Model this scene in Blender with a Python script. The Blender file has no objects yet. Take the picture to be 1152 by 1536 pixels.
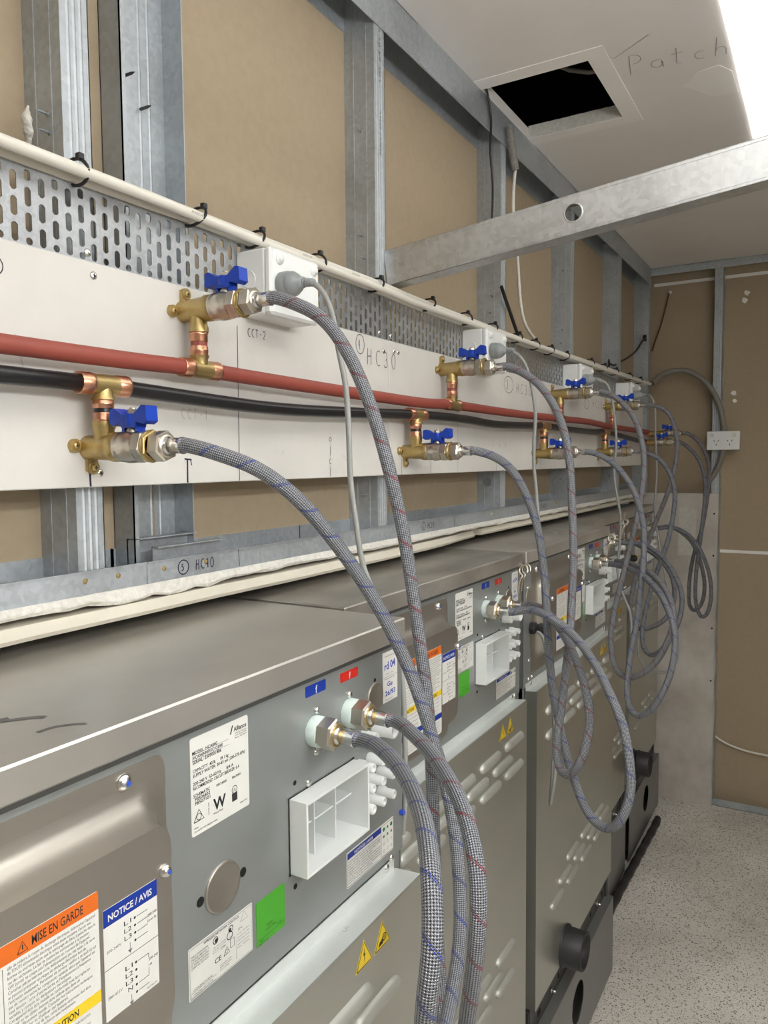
import bpy, math, random
from mathutils import Vector, Matrix
random.seed(7)
S = bpy.context.scene
COL = S.collection
PI = math.pi

# ------------------------------------------------------------------ camera
def look(yaw, pitch, roll):
    cy, sy, cp, sp, cr, sr = math.cos(yaw), math.sin(yaw), math.cos(pitch), math.sin(pitch), math.cos(roll), math.sin(roll)
    f = Vector((-sy, cy, 0)); r = Vector((cy, sy, 0)); u = Vector((0, 0, 1))
    f2 = f*cp - u*sp; u2 = u*cp + f*sp
    r3 = r*cr + u2*sr; u3 = u2*cr - r*sr
    return Matrix((r3, u3, -f2)).transposed()
cd = bpy.data.cameras.new('camera'); cam = bpy.data.objects.new('camera', cd); COL.objects.link(cam)
cd.sensor_fit = 'HORIZONTAL'; cd.sensor_width = 36; cd.lens = 1140.8/1152*36; cd.clip_start = .02
cam.matrix_world = Matrix.Translation((0, 0, 1.52)) @ look(math.radians(30.439), math.radians(3.812), math.radians(-.483)).to_4x4()
S.camera = cam

# ------------------------------------------------------------------ world, lamps, exposure
w = bpy.data.worlds.new('world'); S.world = w; w.use_nodes = True
w.node_tree.nodes['Background'].inputs[0].default_value = (.85, .92, 1, 1)
w.node_tree.nodes['Background'].inputs[1].default_value = .15
S.view_settings.view_transform = 'Standard'; S.view_settings.look = 'None'
S.view_settings.gamma = 1; S.view_settings.use_curve_mapping = False
S.view_settings.exposure = -.08
PANEL_STRENGTH = 2.2
FILL_TUBE_STRENGTH = 42.0

def lamp(name, loc, size, power, rot=(0, 0, 0), col=(1, .98, .94)):
    l = bpy.data.lights.new(name, 'AREA'); l.shape = 'RECTANGLE'; l.size, l.size_y = size; l.energy = power; l.color = col
    o = bpy.data.objects.new(name, l); COL.objects.link(o); o.location = loc; o.rotation_euler = rot
    return o

# ------------------------------------------------------------------ materials
def srgb(r, g, b):
    return tuple((c/255/12.92 if c/255 <= .04045 else ((c/255+.055)/1.055)**2.4) for c in (r, g, b)) + (1,)
def mat(name, col, rough=.5, metal=0., noise=0., nscale=30., bump=0., bscale=200., stretch=None, rvar=0., emit=0., spec=.5, col2=None, trans=0.):
    m = bpy.data.materials.new(name); m.use_nodes = True
    nt = m.node_tree; N = nt.nodes; L = nt.links; b = N['Principled BSDF']
    b.inputs['Base Color'].default_value = col; b.inputs['Roughness'].default_value = rough; b.inputs['Metallic'].default_value = metal
    b.inputs['Specular IOR Level'].default_value = spec
    if trans: b.inputs['Transmission Weight'].default_value = trans
    if emit:
        b.inputs['Emission Color'].default_value = col; b.inputs['Emission Strength'].default_value = emit
    if noise or bump or rvar:
        tc = N.new('ShaderNodeTexCoord'); mp = N.new('ShaderNodeMapping'); L.new(tc.outputs['Object'], mp.inputs[0])
        if stretch: mp.inputs['Scale'].default_value = stretch
    if noise or rvar:
        n = N.new('ShaderNodeTexNoise'); n.inputs['Scale'].default_value = nscale; n.inputs['Detail'].default_value = 6; n.inputs['Roughness'].default_value = .65
        L.new(mp.outputs[0], n.inputs[0])
    if noise:
        r = N.new('ShaderNodeValToRGB'); c2 = col2 or tuple(c*(1-noise) for c in col[:3]) + (1,)
        r.color_ramp.elements[0].position = .32; r.color_ramp.elements[0].color = c2
        r.color_ramp.elements[1].position = .66; r.color_ramp.elements[1].color = col
        L.new(n.outputs[0], r.inputs[0]); L.new(r.outputs[0], b.inputs['Base Color'])
    if rvar:
        mr = N.new('ShaderNodeMapRange'); mr.inputs[3].default_value = max(0, rough-rvar); mr.inputs[4].default_value = rough+rvar
        L.new(n.outputs[0], mr.inputs[0]); L.new(mr.outputs[0], b.inputs['Roughness'])
    if bump:
        n2 = N.new('ShaderNodeTexNoise'); n2.inputs['Scale'].default_value = bscale; n2.inputs['Detail'].default_value = 4
        L.new(mp.outputs[0], n2.inputs[0])
        bp = N.new('ShaderNodeBump'); bp.inputs['Strength'].default_value = bump; bp.inputs['Distance'].default_value = .002
        L.new(n2.outputs[0], bp.inputs['Height']); L.new(bp.outputs[0], b.inputs['Normal'])
    return m
def galv_mat(name, col, scale, rough, metal=.85):
    m = mat(name, col, rough, metal); nt = m.node_tree; N = nt.nodes; L = nt.links; b = N['Principled BSDF']
    tc = N.new('ShaderNodeTexCoord'); v = N.new('ShaderNodeTexVoronoi'); v.inputs['Scale'].default_value = scale
    n = N.new('ShaderNodeTexNoise'); n.inputs['Scale'].default_value = 9; n.inputs['Detail'].default_value = 5
    L.new(tc.outputs['Object'], v.inputs[0]); L.new(tc.outputs['Object'], n.inputs[0])
    mx = N.new('ShaderNodeMath'); mx.operation = 'MULTIPLY_ADD'; mx.inputs[1].default_value = .35
    sp = N.new('ShaderNodeSeparateColor'); L.new(v.outputs['Color'], sp.inputs[0]); L.new(sp.outputs[0], mx.inputs[0]); L.new(n.outputs[0], mx.inputs[2])
    r = N.new('ShaderNodeValToRGB'); r.color_ramp.elements[0].position = .3; r.color_ramp.elements[0].color = tuple(c*.72 for c in col[:3])+(1,)
    r.color_ramp.elements[1].position = .9; r.color_ramp.elements[1].color = col
    L.new(mx.outputs[0], r.inputs[0]); L.new(r.outputs[0], b.inputs['Base Color'])
    mr = N.new('ShaderNodeMapRange'); mr.inputs[3].default_value = rough-.1; mr.inputs[4].default_value = rough+.12
    L.new(mx.outputs[0], mr.inputs[0]); L.new(mr.outputs[0], b.inputs['Roughness'])
    return m
def braid_mat(name, fleck):
    m = mat(name, (.3, .31, .33, 1), .38, .65); nt = m.node_tree; N = nt.nodes; L = nt.links; b = N['Principled BSDF']
    uv = N.new('ShaderNodeUVMap'); sp = N.new('ShaderNodeSeparateXYZ'); L.new(uv.outputs[0], sp.inputs[0])
    def M(op, a, bb=None, c=None):
        n = N.new('ShaderNodeMath'); n.operation = op
        for i, x in enumerate((a, bb, c)):
            if x is None: continue
            if isinstance(x, (int, float)): n.inputs[i].default_value = x
            else: L.new(x, n.inputs[i])
        return n.outputs[0]
    u, v = sp.outputs[0], sp.outputs[1]
    NS = 10; k = 1/.038
    hv = M('MULTIPLY', v, k)
    a = M('MULTIPLY', M('ADD', u, hv), NS); bb = M('MULTIPLY', M('SUBTRACT', u, hv), NS)
    sa = M('SINE', M('MULTIPLY', a, 2*PI)); sb = M('SINE', M('MULTIPLY', bb, 2*PI))
    wv = M('MULTIPLY_ADD', M('MULTIPLY', sa, sb), .5, .5)
    fine = M('SINE', M('MULTIPLY', a, 2*PI*3)); hh = M('MULTIPLY_ADD', fine, .12, wv)
    ramp = N.new('ShaderNodeValToRGB'); ramp.color_ramp.elements[0].position = .1; ramp.color_ramp.elements[0].color = (.03, .032, .038, 1)
    ramp.color_ramp.elements[1].position = .8; ramp.color_ramp.elements[1].color = (.42, .435, .47, 1)
    L.new(hh, ramp.inputs[0])
    fr = M('FRACT', M('ADD', u, hv)); band = M('LESS_THAN', fr, .10); top = M('GREATER_THAN', wv, .62)
    f2 = M('MULTIPLY', band, top)
    mix = N.new('ShaderNodeMix'); mix.data_type = 'RGBA'; L.new(f2, mix.inputs[0]); L.new(ramp.outputs[0], mix.inputs[6]); mix.inputs[7].default_value = fleck
    L.new(mix.outputs[2], b.inputs['Base Color'])
    L.new(M('MULTIPLY', M('SUBTRACT', 1.0, f2), .65), b.inputs['Metallic'])
    bp = N.new('ShaderNodeBump'); bp.inputs['Strength'].default_value = .8; bp.inputs['Distance'].default_value = .0012
    L.new(hh, bp.inputs['Height']); L.new(bp.outputs[0], b.inputs['Normal'])
    return m
M = {}
M['paper'] = mat('kraft_paper', srgb(172, 155, 130), .85, 0, .07, 60, .12, 700)
M['plaster'] = mat('plaster_white', srgb(214, 209, 200), .8, 0, .05, 5, .06, 60)
M['ceiling'] = mat('ceiling_paint', srgb(240, 236, 232), .55, 0, .06, 3, .05, 40)
M['patch'] = mat('patch_plaster', srgb(246, 243, 239), .7, 0, .03, 8)
M['filler'] = mat('skimmed_plasterboard', srgb(212, 206, 198), .85, 0, .16, 4.5, .1, 90, col2=srgb(178, 170, 160))
M['galv'] = galv_mat('galvanised_steel', (.52, .56, .59, 1), 160, .46, .6)
M['galv_dark'] = galv_mat('galvanised_steel_dull', (.34, .38, .41, 1), 160, .5, .6)
M['galv_bright'] = galv_mat('galvanised_steel_spangled', (.68, .69, .69, 1), 130, .36)
M['tray'] = galv_mat('tray_steel', (.52, .54, .56, 1), 220, .42)
M['board'] = mat('painted_board', srgb(214, 211, 205), .55, 0, .09, 7, .05, 120, rvar=.1)
def scuffs(m):
    nt = m.node_tree; N = nt.nodes; L = nt.links; b = N['Principled BSDF']; src = b.inputs['Base Color'].links[0].from_socket
    tc = N.new('ShaderNodeTexCoord'); mp = N.new('ShaderNodeMapping'); mp.inputs['Scale'].default_value = (1, .6, 1.5); L.new(tc.outputs['Object'], mp.inputs[0])
    n = N.new('ShaderNodeTexNoise'); n.inputs['Scale'].default_value = 26; n.inputs['Detail'].default_value = 9; n.inputs['Roughness'].default_value = .7; L.new(mp.outputs[0], n.inputs[0])
    r = N.new('ShaderNodeValToRGB'); e = r.color_ramp.elements; e[0].position = .66; e[0].color = (0, 0, 0, 1); e[1].position = .80; e[1].color = (.6, .6, .6, 1); L.new(n.outputs[0], r.inputs[0])
    x = N.new('ShaderNodeMix'); x.data_type = 'RGBA'; L.new(r.outputs[0], x.inputs[0]); L.new(src, x.inputs[6]); x.inputs[7].default_value = srgb(140, 132, 120); L.new(x.outputs[2], b.inputs['Base Color'])
scuffs(M['board'])
M['lid'] = mat('brushed_stainless', (.68, .655, .61, 1), .38, .82, .16, 5, 0, 500, (1, .6, 1), rvar=.07)
M['lid_dusty'] = mat('dusty_stainless', (.64, .61, .56, 1), .45, .75, .30, 6, 0, 300, (1, .6, 1), rvar=.1)
M['lid_old'] = mat('smeared_stainless', (.62, .59, .54, 1), .42, .8, .40, 9, 0, 300, (1, .6, 1), rvar=.12)
M['panel'] = mat('grey_zinc_panel', (.33, .35, .34, 1), .40, .55, .06, 14, .03, 400, rvar=.04)
M['cover'] = mat('pressed_stainless', (.42, .39, .345, 1), .42, .9, .05, 25, .03, 700, (1, .3, 1))
M['hood'] = mat('grey_stainless_hood', (.54, .54, .485, 1), .36, .85, .05, 12, .02, 600, (1, .3, 1))
M['hood_top'] = mat('zinc_ledge', (.74, .77, .75, 1), .45, .45, .06, 20)
M['base'] = mat('dark_base_steel', (.10, .10, .095, 1), .45, .6, .15, 20)
M['kick'] = mat('grey_kick_plate', (.26, .26, .25, 1), .45, .6, .06, 10)
M['black'] = mat('black_rubber', (.018, .018, .019, 1), .5)
M['hole'] = mat('dark_hole', (.004, .004, .004, 1), .9)
M['tie'] = mat('black_nylon', (.015, .015, .015, 1), .4)
M['white'] = mat('white_plastic', srgb(234, 236, 234), .35)
M['whitecable'] = mat('white_pvc_sheath', srgb(228, 224, 213), .4)
M['nylon'] = mat('milky_nylon', srgb(214, 228, 222), .35)
M['sticker'] = mat('sticker_paper', srgb(216, 215, 209), .4)
M['ink'] = mat('black_ink', (.02, .02, .022, 1), .6)
M['greyink'] = mat('grey_ink', (.16, .16, .16, 1), .6)
M['marker'] = mat('marker_ink', (.025, .018, .05, 1), .5)
M['pencil'] = mat('pencil_line', (.32, .31, .30, 1), .6)
M['bluepen'] = mat('blue_pen', (.02, .05, .42, 1), .5)
M['blue'] = mat('label_blue', srgb(14, 48, 140), .4)
M['red'] = mat('label_red', srgb(190, 36, 24), .4)
M['orange'] = mat('label_orange', srgb(206, 100, 26), .4)
M['yellow'] = mat('label_yellow', srgb(224, 192, 38), .4)
M['green'] = mat('label_green', srgb(70, 160, 40), .45)
M['dotgreen'] = mat('dot_green', srgb(20, 112, 60), .45)
M['brass'] = mat('brass', (.52, .39, .17, 1), .40, .9, .16, 60)
M['copper'] = mat('copper', (.72, .36, .23, 1), .28, .95, .2, 50)
M['nickel'] = mat('nickel_plate', (.62, .57, .49, 1), .33, 1, .06, 60)
M['chrome'] = mat('chrome', (.72, .71, .69, 1), .2, 1)
M['handle'] = mat('blue_handle', srgb(10, 58, 168), .38)
M['louvre'] = mat('louvre_steel', (.52, .52, .48, 1), .48, .6)
M['redpipe'] = mat('red_pipe_lagging', srgb(146, 70, 58), .5, 0, .08, 20)
M['blackpipe'] = mat('black_pipe_lagging', (.014, .014, .015, 1), .3)
M['greyplug'] = mat('grey_plug_plastic', srgb(150, 155, 155), .45)
M['greycord'] = mat('grey_flex', srgb(150, 151, 147), .45)
M['conduit'] = mat('grey_conduit', srgb(128, 124, 116), .5)
M['orangewire'] = mat('rust_wire', srgb(96, 48, 26), .6)
M['smudge'] = mat('lid_smudge', (.22, .21, .20, 1), .55, .7)
M['timber'] = mat('painted_timber', srgb(214, 208, 192), .6, 0, .16, 14, .1, 60, (1, .2, 1))
M['foam'] = mat('torn_plaster', srgb(226, 223, 214), .9, 0, .22, 130, 1., 300)
M['bolt_blue'] = mat('bolt_blue_and_reflection', (.03, .08, .5, 1), .3)  # blue of the hood bolt, also the reflection painted on cover bolts
M['braid_red'] = braid_mat('steel_braid_red_fleck', (.30, .015, .02, 1))
M['braid_blue'] = braid_mat('steel_braid_blue_fleck', (.02, .05, .40, 1))
M['glow_sheet'] = mat('assumed_panel_glow', (1, .995, .97, 1), .6, emit=PANEL_STRENGTH)
M['tube'] = mat('fill_tube', (.985, .995, 1, 1), .5, emit=FILL_TUBE_STRENGTH)  # glow of the added fill battens
def concrete():
    m = mat('ground_concrete', srgb(176, 168, 156), .75); nt = m.node_tree; N = nt.nodes; L = nt.links; b = N['Principled BSDF']
    tc = N.new('ShaderNodeTexCoord')
    def nz(sc, d=6):
        n = N.new('ShaderNodeTexNoise'); n.inputs['Scale'].default_value = sc; n.inputs['Detail'].default_value = d; L.new(tc.outputs['Object'], n.inputs[0]); return n
    def ramp(src, p0, c0, p1, c1):
        r = N.new('ShaderNodeValToRGB'); e = r.color_ramp.elements
        e[0].position, e[0].color, e[1].position, e[1].color = p0, c0, p1, c1; L.new(src, r.inputs[0]); return r.outputs[0]
    def mix(f, a, c):
        x = N.new('ShaderNodeMix'); x.data_type = 'RGBA'; L.new(f, x.inputs[0]); L.new(a, x.inputs[6])
        if isinstance(c, tuple): x.inputs[7].default_value = c
        else: L.new(c, x.inputs[7])
        return x.outputs[2]
    W0, W1 = (0, 0, 0, 1), (1, 1, 1, 1)
    base = ramp(nz(3).outputs[0], .3, srgb(204, 199, 190), .7, srgb(232, 228, 220))
    v = N.new('ShaderNodeTexVoronoi'); v.inputs['Scale'].default_value = 260; v.inputs['Randomness'].default_value = 1; L.new(tc.outputs['Object'], v.inputs[0])
    sep = N.new('ShaderNodeSeparateColor'); L.new(v.outputs['Color'], sep.inputs[0])
    speck = N.new('ShaderNodeMath'); speck.operation = 'MULTIPLY'
    L.new(ramp(sep.outputs[0], .62, W0, .64, W1), speck.inputs[0]); L.new(ramp(v.outputs['Distance'], .36, W1, .46, W0), speck.inputs[1])
    c = mix(speck.outputs[0], base, srgb(140, 132, 121))
    v2 = N.new('ShaderNodeTexVoronoi'); v2.inputs['Scale'].default_value = 130; L.new(tc.outputs['Object'], v2.inputs[0])
    sep2 = N.new('ShaderNodeSeparateColor'); L.new(v2.outputs['Color'], sep2.inputs[0])
    s2 = N.new('ShaderNodeMath'); s2.operation = 'MULTIPLY'
    L.new(ramp(sep2.outputs[1], .7, W0, .72, W1), s2.inputs[0]); L.new(ramp(v2.outputs['Distance'], .28, W1, .4, W0), s2.inputs[1])
    c = mix(s2.outputs[0], c, srgb(118, 110, 100))
    st = ramp(nz(5, 8).outputs[0], .62, W0, .78, (.55, .55, .55, 1))
    c = mix(st, c, srgb(128, 112, 84))
    L.new(c, b.inputs['Base Color'])
    bp = N.new('ShaderNodeBump'); bp.inputs['Strength'].default_value = .25; bp.inputs['Distance'].default_value = .002; L.new(nz(120).outputs[0], bp.inputs['Height']); L.new(bp.outputs[0], b.inputs['Normal'])
    return m
M['floor'] = concrete()
# ------------------------------------------------------------------ mesh builder
class MB:
    def __init__(s): s.v = []; s.f = []; s.sm = []; s.mi = []; s.uv = {}
    def add(s, vs, fs, smooth=False, mi=0):
        o = len(s.v); s.v += [tuple(p) for p in vs]
        for f in fs: s.f.append(tuple(i+o for i in f)); s.sm.append(smooth); s.mi.append(mi)
        return o
    def box(s, x0, x1, y0, y1, z0, z1, mi=0, bev=0):
        if bev:
            b = bev
            vs = []; 
            def ring(x, ins):
                return [(x, y0+b+ins*0, z0+ins), (x, y1-b, z0+ins), (x, y1-ins, z0+b), (x, y1-ins, z1-b), (x, y1-b, z1-ins), (x, y0+b, z1-ins), (x, y0+ins, z1-b), (x, y0+ins, z0+b)]
            vs = ring(x0, b) + ring(x0+b, 0) + ring(x1-b, 0) + ring(x1, b)
            fs = [tuple(range(7, -1, -1)), tuple(range(24, 32))]
            for k in range(3):
                for i in range(8):
                    j = (i+1) % 8; fs.append((k*8+i, k*8+j, k*8+8+j, k*8+8+i))
            return s.add(vs, fs, False, mi)
        vs = [(x, y, z) for x in (x0, x1) for y in (y0, y1) for z in (z0, z1)]
        s.add(vs, [(0, 1, 3, 2), (4, 6, 7, 5), (0, 4, 5, 1), (2, 3, 7, 6), (0, 2, 6, 4), (1, 5, 7, 3)], False, mi)
    def lathe(s, p, d, prof, n=20, mi=0, smooth=True, caps=(True, True), ph=0.):
        p = Vector(p); d = Vector(d).normalized()
        a = Vector((0, 0, 1)) if abs(d.z) < .9 else Vector((1, 0, 0))
        e1 = a.cross(d).normalized(); e2 = d.cross(e1)
        vs = []
        for t, r in prof:
            for i in range(n):
                q = 2*PI*i/n+ph; vs.append(p + d*t + (e1*math.cos(q)+e2*math.sin(q))*r)
        fs = []
        for k in range(len(prof)-1):
            for i in range(n):
                j = (i+1) % n; fs.append((k*n+i, k*n+j, k*n+n+j, k*n+n+i))
        o = s.add(vs, fs, smooth, mi)
        if caps[0]: s.add(vs[:n], [tuple(range(n-1, -1, -1))], False, mi)
        if caps[1]: s.add(vs[-n:], [tuple(range(n))], False, mi)
        return s
    def cyl(s, p, d, r, L, n=20, mi=0, bev=.0008, smooth=True):
        b = min(bev, L/3, r/3)
        return s.lathe(p, d, [(0, r-b), (b, r), (L-b, r), (L, r-b)], n, mi, smooth)
    def hexn(s, p, d, r, L, mi=0, ph=0.):
        return s.lathe(p, d, [(0, r*.9), (L*.1, r), (L*.9, r), (L, r*.9)], 6, mi, False, ph=ph)
    def tube(s, pts, r, n=12, mi=0, caps=True, uv=False, rf=None):
        P = [Vector(p) for p in pts]; T = []
        for i in range(len(P)):
            t = (P[min(i+1, len(P)-1)]-P[max(i-1, 0)]); T.append(t.normalized())
        a = Vector((0, 0, 1)) if abs(T[0].z) < .9 else Vector((0, 1, 0))
        e = (a - T[0]*a.dot(T[0])).normalized(); vs = []; acc = 0; LV = []
        for i in range(len(P)):
            e = (e - T[i]*e.dot(T[i])).normalized(); g = T[i].cross(e)
            if i: acc += (P[i]-P[i-1]).length
            LV.append(acc); rr = rf(acc) if rf else r
            for k in range(n):
                q = 2*PI*k/n; vs.append(P[i] + (e*math.cos(q)+g*math.sin(q))*rr)
        fs = []; base = len(s.f)
        for i in range(len(P)-1):
            for k in range(n):
                j = (k+1) % n
                fs.append((i*n+k, i*n+j, i*n+n+j, i*n+n+k))
                if uv: s.uv[base+len(fs)-1] = ((k/n, LV[i]), ((k+1)/n, LV[i]), ((k+1)/n, LV[i+1]), (k/n, LV[i+1]))
        s.add(vs, fs, True, mi)
        if caps: s.add(vs[:n], [tuple(range(n-1, -1, -1))], False, mi); s.add(vs[-n:], [tuple(range(n))], False, mi)
        return s
    def prism(s, poly, ax, a0, a1, mi=0, smooth=False):
        """poly: 2-D points on the two other axes (in xyz order), extruded along ax from a0 to a1"""
        def P(u, v, t): return {0: (t, u, v), 1: (u, t, v), 2: (u, v, t)}[ax]
        n = len(poly); vs = [P(u, v, a0) for u, v in poly] + [P(u, v, a1) for u, v in poly]
        fs = [tuple(range(n-1, -1, -1)), tuple(range(n, 2*n))] + [(i, (i+1) % n, n+(i+1) % n, n+i) for i in range(n)]
        s.add(vs, fs, smooth, mi); return s
    def holed(s, ax, a0, a1, u0, u1, v0, v1, hole, mi=0, wall=True):
        """rectangle sheet a0..a1 thick with a star-shaped hole (list of u,v); both faces, rim"""
        def P(u, v, t): return {0: (t, u, v), 1: (u, t, v), 2: (u, v, t)}[ax]
        cu = sum(h[0] for h in hole)/len(hole); cv = sum(h[1] for h in hole)/len(hole)
        def ang(q): return math.atan2(q[1]-cv, q[0]-cu)
        cor = [(u0, v0), (u1, v0), (u1, v1), (u0, v1)]
        def out(q):
            dx, dy = q[0]-cu, q[1]-cv; k = 1e9
            if dx > 1e-9: k = min(k, (u1-cu)/dx)
            if dx < -1e-9: k = min(k, (u0-cu)/dx)
            if dy > 1e-9: k = min(k, (v1-cv)/dy)
            if dy < -1e-9: k = min(k, (v0-cv)/dy)
            return (cu+dx*k, cv+dy*k)
        hs = sorted(hole, key=ang); n = len(hs); os_ = [out(h) for h in hs]
        for t, flip in ((a1, False), (a0, True)):
            for i in range(n):
                j = (i+1) % n; a, b = ang(hs[i]), ang(hs[j])
                if b < a: b += 2*PI
                mid = []
                for c in cor:
                    g = ang(c)
                    if g < a: g += 2*PI
                    if a + 1e-6 < g < b - 1e-6: mid.append((g, c))
                mid = [c for g, c in sorted(mid)]
                loop = [hs[i], os_[i]] + mid + [os_[j], hs[j]]
                vs = [P(u, v, t) for u, v in loop]; f = tuple(range(len(vs)))
                s.add(vs, [f[::-1] if flip else f], False, mi)
        for i in range(n):
            j = (i+1) % n; s.add([P(*hs[i], a0), P(*hs[j], a0), P(*hs[j], a1), P(*hs[i], a1)], [(0, 1, 2, 3)], False, mi)
        if wall:
            for i in range(4):
                a, b = cor[i], cor[(i+1) % 4]; s.add([P(*a, a0), P(*b, a0), P(*b, a1), P(*a, a1)], [(3, 2, 1, 0)], False, mi)
        return s
    def ribbon(s, pts, wd, x, mi=0, ax=0):
        """flat ink stroke on the plane ax = x"""
        def P(u, v): return {0: (x, u, v), 1: (u, x, v), 2: (u, v, x)}[ax]
        n = len(pts); L = []; R = []
        for i in range(n):
            a = pts[max(i-1, 0)]; b = pts[min(i+1, n-1)]; dx, dy = b[0]-a[0], b[1]-a[1]; l = math.hypot(dx, dy) or 1
            nx, ny = -dy/l*wd/2, dx/l*wd/2; p = pts[i]; L.append(P(p[0]+nx, p[1]+ny)); R.append(P(p[0]-nx, p[1]-ny))
        s.add(L+R, [(i, n+i, n+i+1, i+1) for i in range(n-1)], False, mi); return s
    def build(s, name, mats, parent=None, loc=None, label=None, kind=None):
        root = parent
        while root is not None and root.parent is not None: root = root.parent
        base = Vector(root.location) if root is not None else Vector(loc or (0, 0, 0))
        me = bpy.data.meshes.new(name)
        me.from_pydata([(x-base.x, y-base.y, z-base.z) for x, y, z in s.v], [], s.f)
        for m in (mats if isinstance(mats, (list, tuple)) else [mats]): me.materials.append(M[m])
        me.polygons.foreach_set('use_smooth', s.sm); me.polygons.foreach_set('material_index', s.mi)
        if s.uv:
            ul = me.uv_layers.new(name='UVMap')
            for fi, q in s.uv.items():
                p = me.polygons[fi]
                for li, c in zip(p.loop_indices, q): ul.data[li].uv = c
        me.update()
        o = bpy.data.objects.new(name, me); COL.objects.link(o)
        if parent is not None: o.parent = parent
        else: o.location = base
        if label: o['label'] = label
        if kind: o['kind'] = kind
        return o
def thing(name, label, cat, loc, group=None):
    o = bpy.data.objects.new(name, None); COL.objects.link(o); o.location = loc; o.empty_display_size = .05
    o['label'] = label; o['category'] = cat
    if group: o['group'] = group
    return o
def tag(o, label, cat, group=None):
    o['label'] = label; o['category'] = cat
    if group: o['group'] = group
    return o
def circ(cu, cv, r, n=20, rv=None):
    return [(cu+r*math.cos(2*PI*i/n), cv+(rv or r)*math.sin(2*PI*i/n)) for i in range(n)]
def rrect(u0, u1, v0, v1, r, n=4):
    o = []
    for cu, cv, a in ((u1-r, v1-r, 0), (u0+r, v1-r, 90), (u0+r, v0+r, 180), (u1-r, v0+r, 270)):
        for i in range(n+1):
            q = math.radians(a+90*i/n); o.append((cu+r*math.cos(q), cv+r*math.sin(q)))
    return o
def spline(pts, step=.006):
    P = [Vector(p) for p in pts]; P = [P[0]*2-P[1]] + P + [P[-1]*2-P[-2]]; out = []
    for i in range(1, len(P)-2):
        a, b, c, d = P[i-1:i+3]; n = max(2, int((c-b).length/step))
        for k in range(n):
            t = k/n; out.append(.5*((2*b) + (c-a)*t + (2*a-5*b+4*c-d)*t*t + (3*b-a-3*c+d)*t**3))
    out.append(P[-2]); return out
def relax(P, it=6):
    for _ in range(it):
        P = [P[0], P[1]] + [P[i]*.5+(P[i-1]+P[i+1])*.25 for i in range(2, len(P)-2)] + [P[-2], P[-1]]
    return P
# lettering: the built-in font turned into mesh once per string
_T = {}
def text_geo(txt, bold=0.):
    k = (txt, bold)
    if k not in _T:
        c = bpy.data.curves.new('lettering', 'FONT'); c.body = txt; c.size = 1; c.resolution_u = 2; c.offset = bold
        o = bpy.data.objects.new('lettering', c); COL.objects.link(o)
        dg = bpy.context.evaluated_depsgraph_get(); me = bpy.data.meshes.new_from_object(o.evaluated_get(dg))
        vs = [(v.co.x, v.co.y) for v in me.vertices]; fs = [tuple(p.vertices) for p in me.polygons]
        bpy.data.objects.remove(o); bpy.data.curves.remove(c); bpy.data.meshes.remove(me)
        x0 = min((v[0] for v in vs), default=0); x1 = max((v[0] for v in vs), default=1)
        _T[k] = (vs, fs, x0, x1)
    return _T[k]
def put_text(mb, txt, x, y, z, size, mi=0, width=None, bold=0., ax=0, center=False, rot=0., flip=1):
    """text with its left baseline end at (y, z) on the plane ax = x, read along +y"""
    vs, fs, x0, x1 = text_geo(txt, bold); sx = size
    if width: sx = width/max(x1-x0, 1e-6)
    off = -(x0+x1)/2 if center else -x0
    cr, sr = math.cos(rot), math.sin(rot); out = []
    for a, b in vs:
        u, v = (a+off)*sx*flip, b*size; u, v = u*cr-v*sr, u*sr+v*cr
        out.append({0: (x, y+u, z+v), 1: (y+u, x, z+v), 2: (y+u, z+v, x)}[ax])
    mb.add(out, fs, False, mi)
# hand-drawn glyphs (unit box)
def arc(cx, cy, r, a0, a1, n=10, ry=None):
    return [(cx+r*math.cos(math.radians(a0+(a1-a0)*i/n)), cy+(ry or r)*math.sin(math.radians(a0+(a1-a0)*i/n))) for i in range(n+1)]
G = {'H': [[(0, 0), (.05, 1)], [(.5, -.02), (.5, 1)], [(.02, .5), (.5, .55)]], 'C': [arc(.42, .5, .38, 60, 300, 10, .48)],
     '3': [arc(.25, .73, .24, 140, -80, 8, .25)+arc(.25, .25, .27, 80, -150, 8, .25)], '0': [arc(.3, .5, .28, 90, 450, 14, .5)],
     '4': [[(.3, 1), (0, .4), (.5, .42)], [(.4, .9), (.4, 0)]], '2': [arc(.25, .75, .24, 160, -40, 8, .25)+[(0, 0), (.5, .02)]],
     '5': [[(.5, 1), (.1, 1), (.06, .58)]+arc(.22, .3, .28, 100, -140, 8, .3)], 'T': [[(0, 1), (.6, .98)], [(.3, 1), (.3, 0)]], '-': [[(.1, .5), (.5, .5)]],
     'P': [[(0, -.1), (.08, 1)]+arc(.2, .75, .28, 80, -100, 8, .25)], 'a': [arc(.25, .25, .22, 60, 400, 10)+[(.48, 0)]], 't': [[(.2, .9), (.18, .05), (.35, 0)], [(0, .6), (.4, .62)]],
     'c': [arc(.28, .25, .22, 60, 300, 8)], 'h': [[(0, 0), (.05, 1)], [(.03, .3)]+arc(.2, .3, .17, 150, 0, 6)+[(.38, 0)]], '1': [[(0, .75), (.2, 1), (.2, 0)]], ' ': []}
def scrawl(mb, txt, x, y, z, h, wd, mi=0, adv=.72, ax=0, sq=.75, rot=0., fv=1):
    cr, sr = math.cos(rot), math.sin(rot)
    for ch in txt:
        for st in G[ch]:
            mb.ribbon([(y+(u*sq*cr-v*fv*sr)*h, z+(v*fv*cr+u*sq*sr)*h) for u, v in st], wd, x, mi, ax)
        y += adv*sq*h*1.25*cr; z += adv*sq*h*1.25*sr

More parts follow.
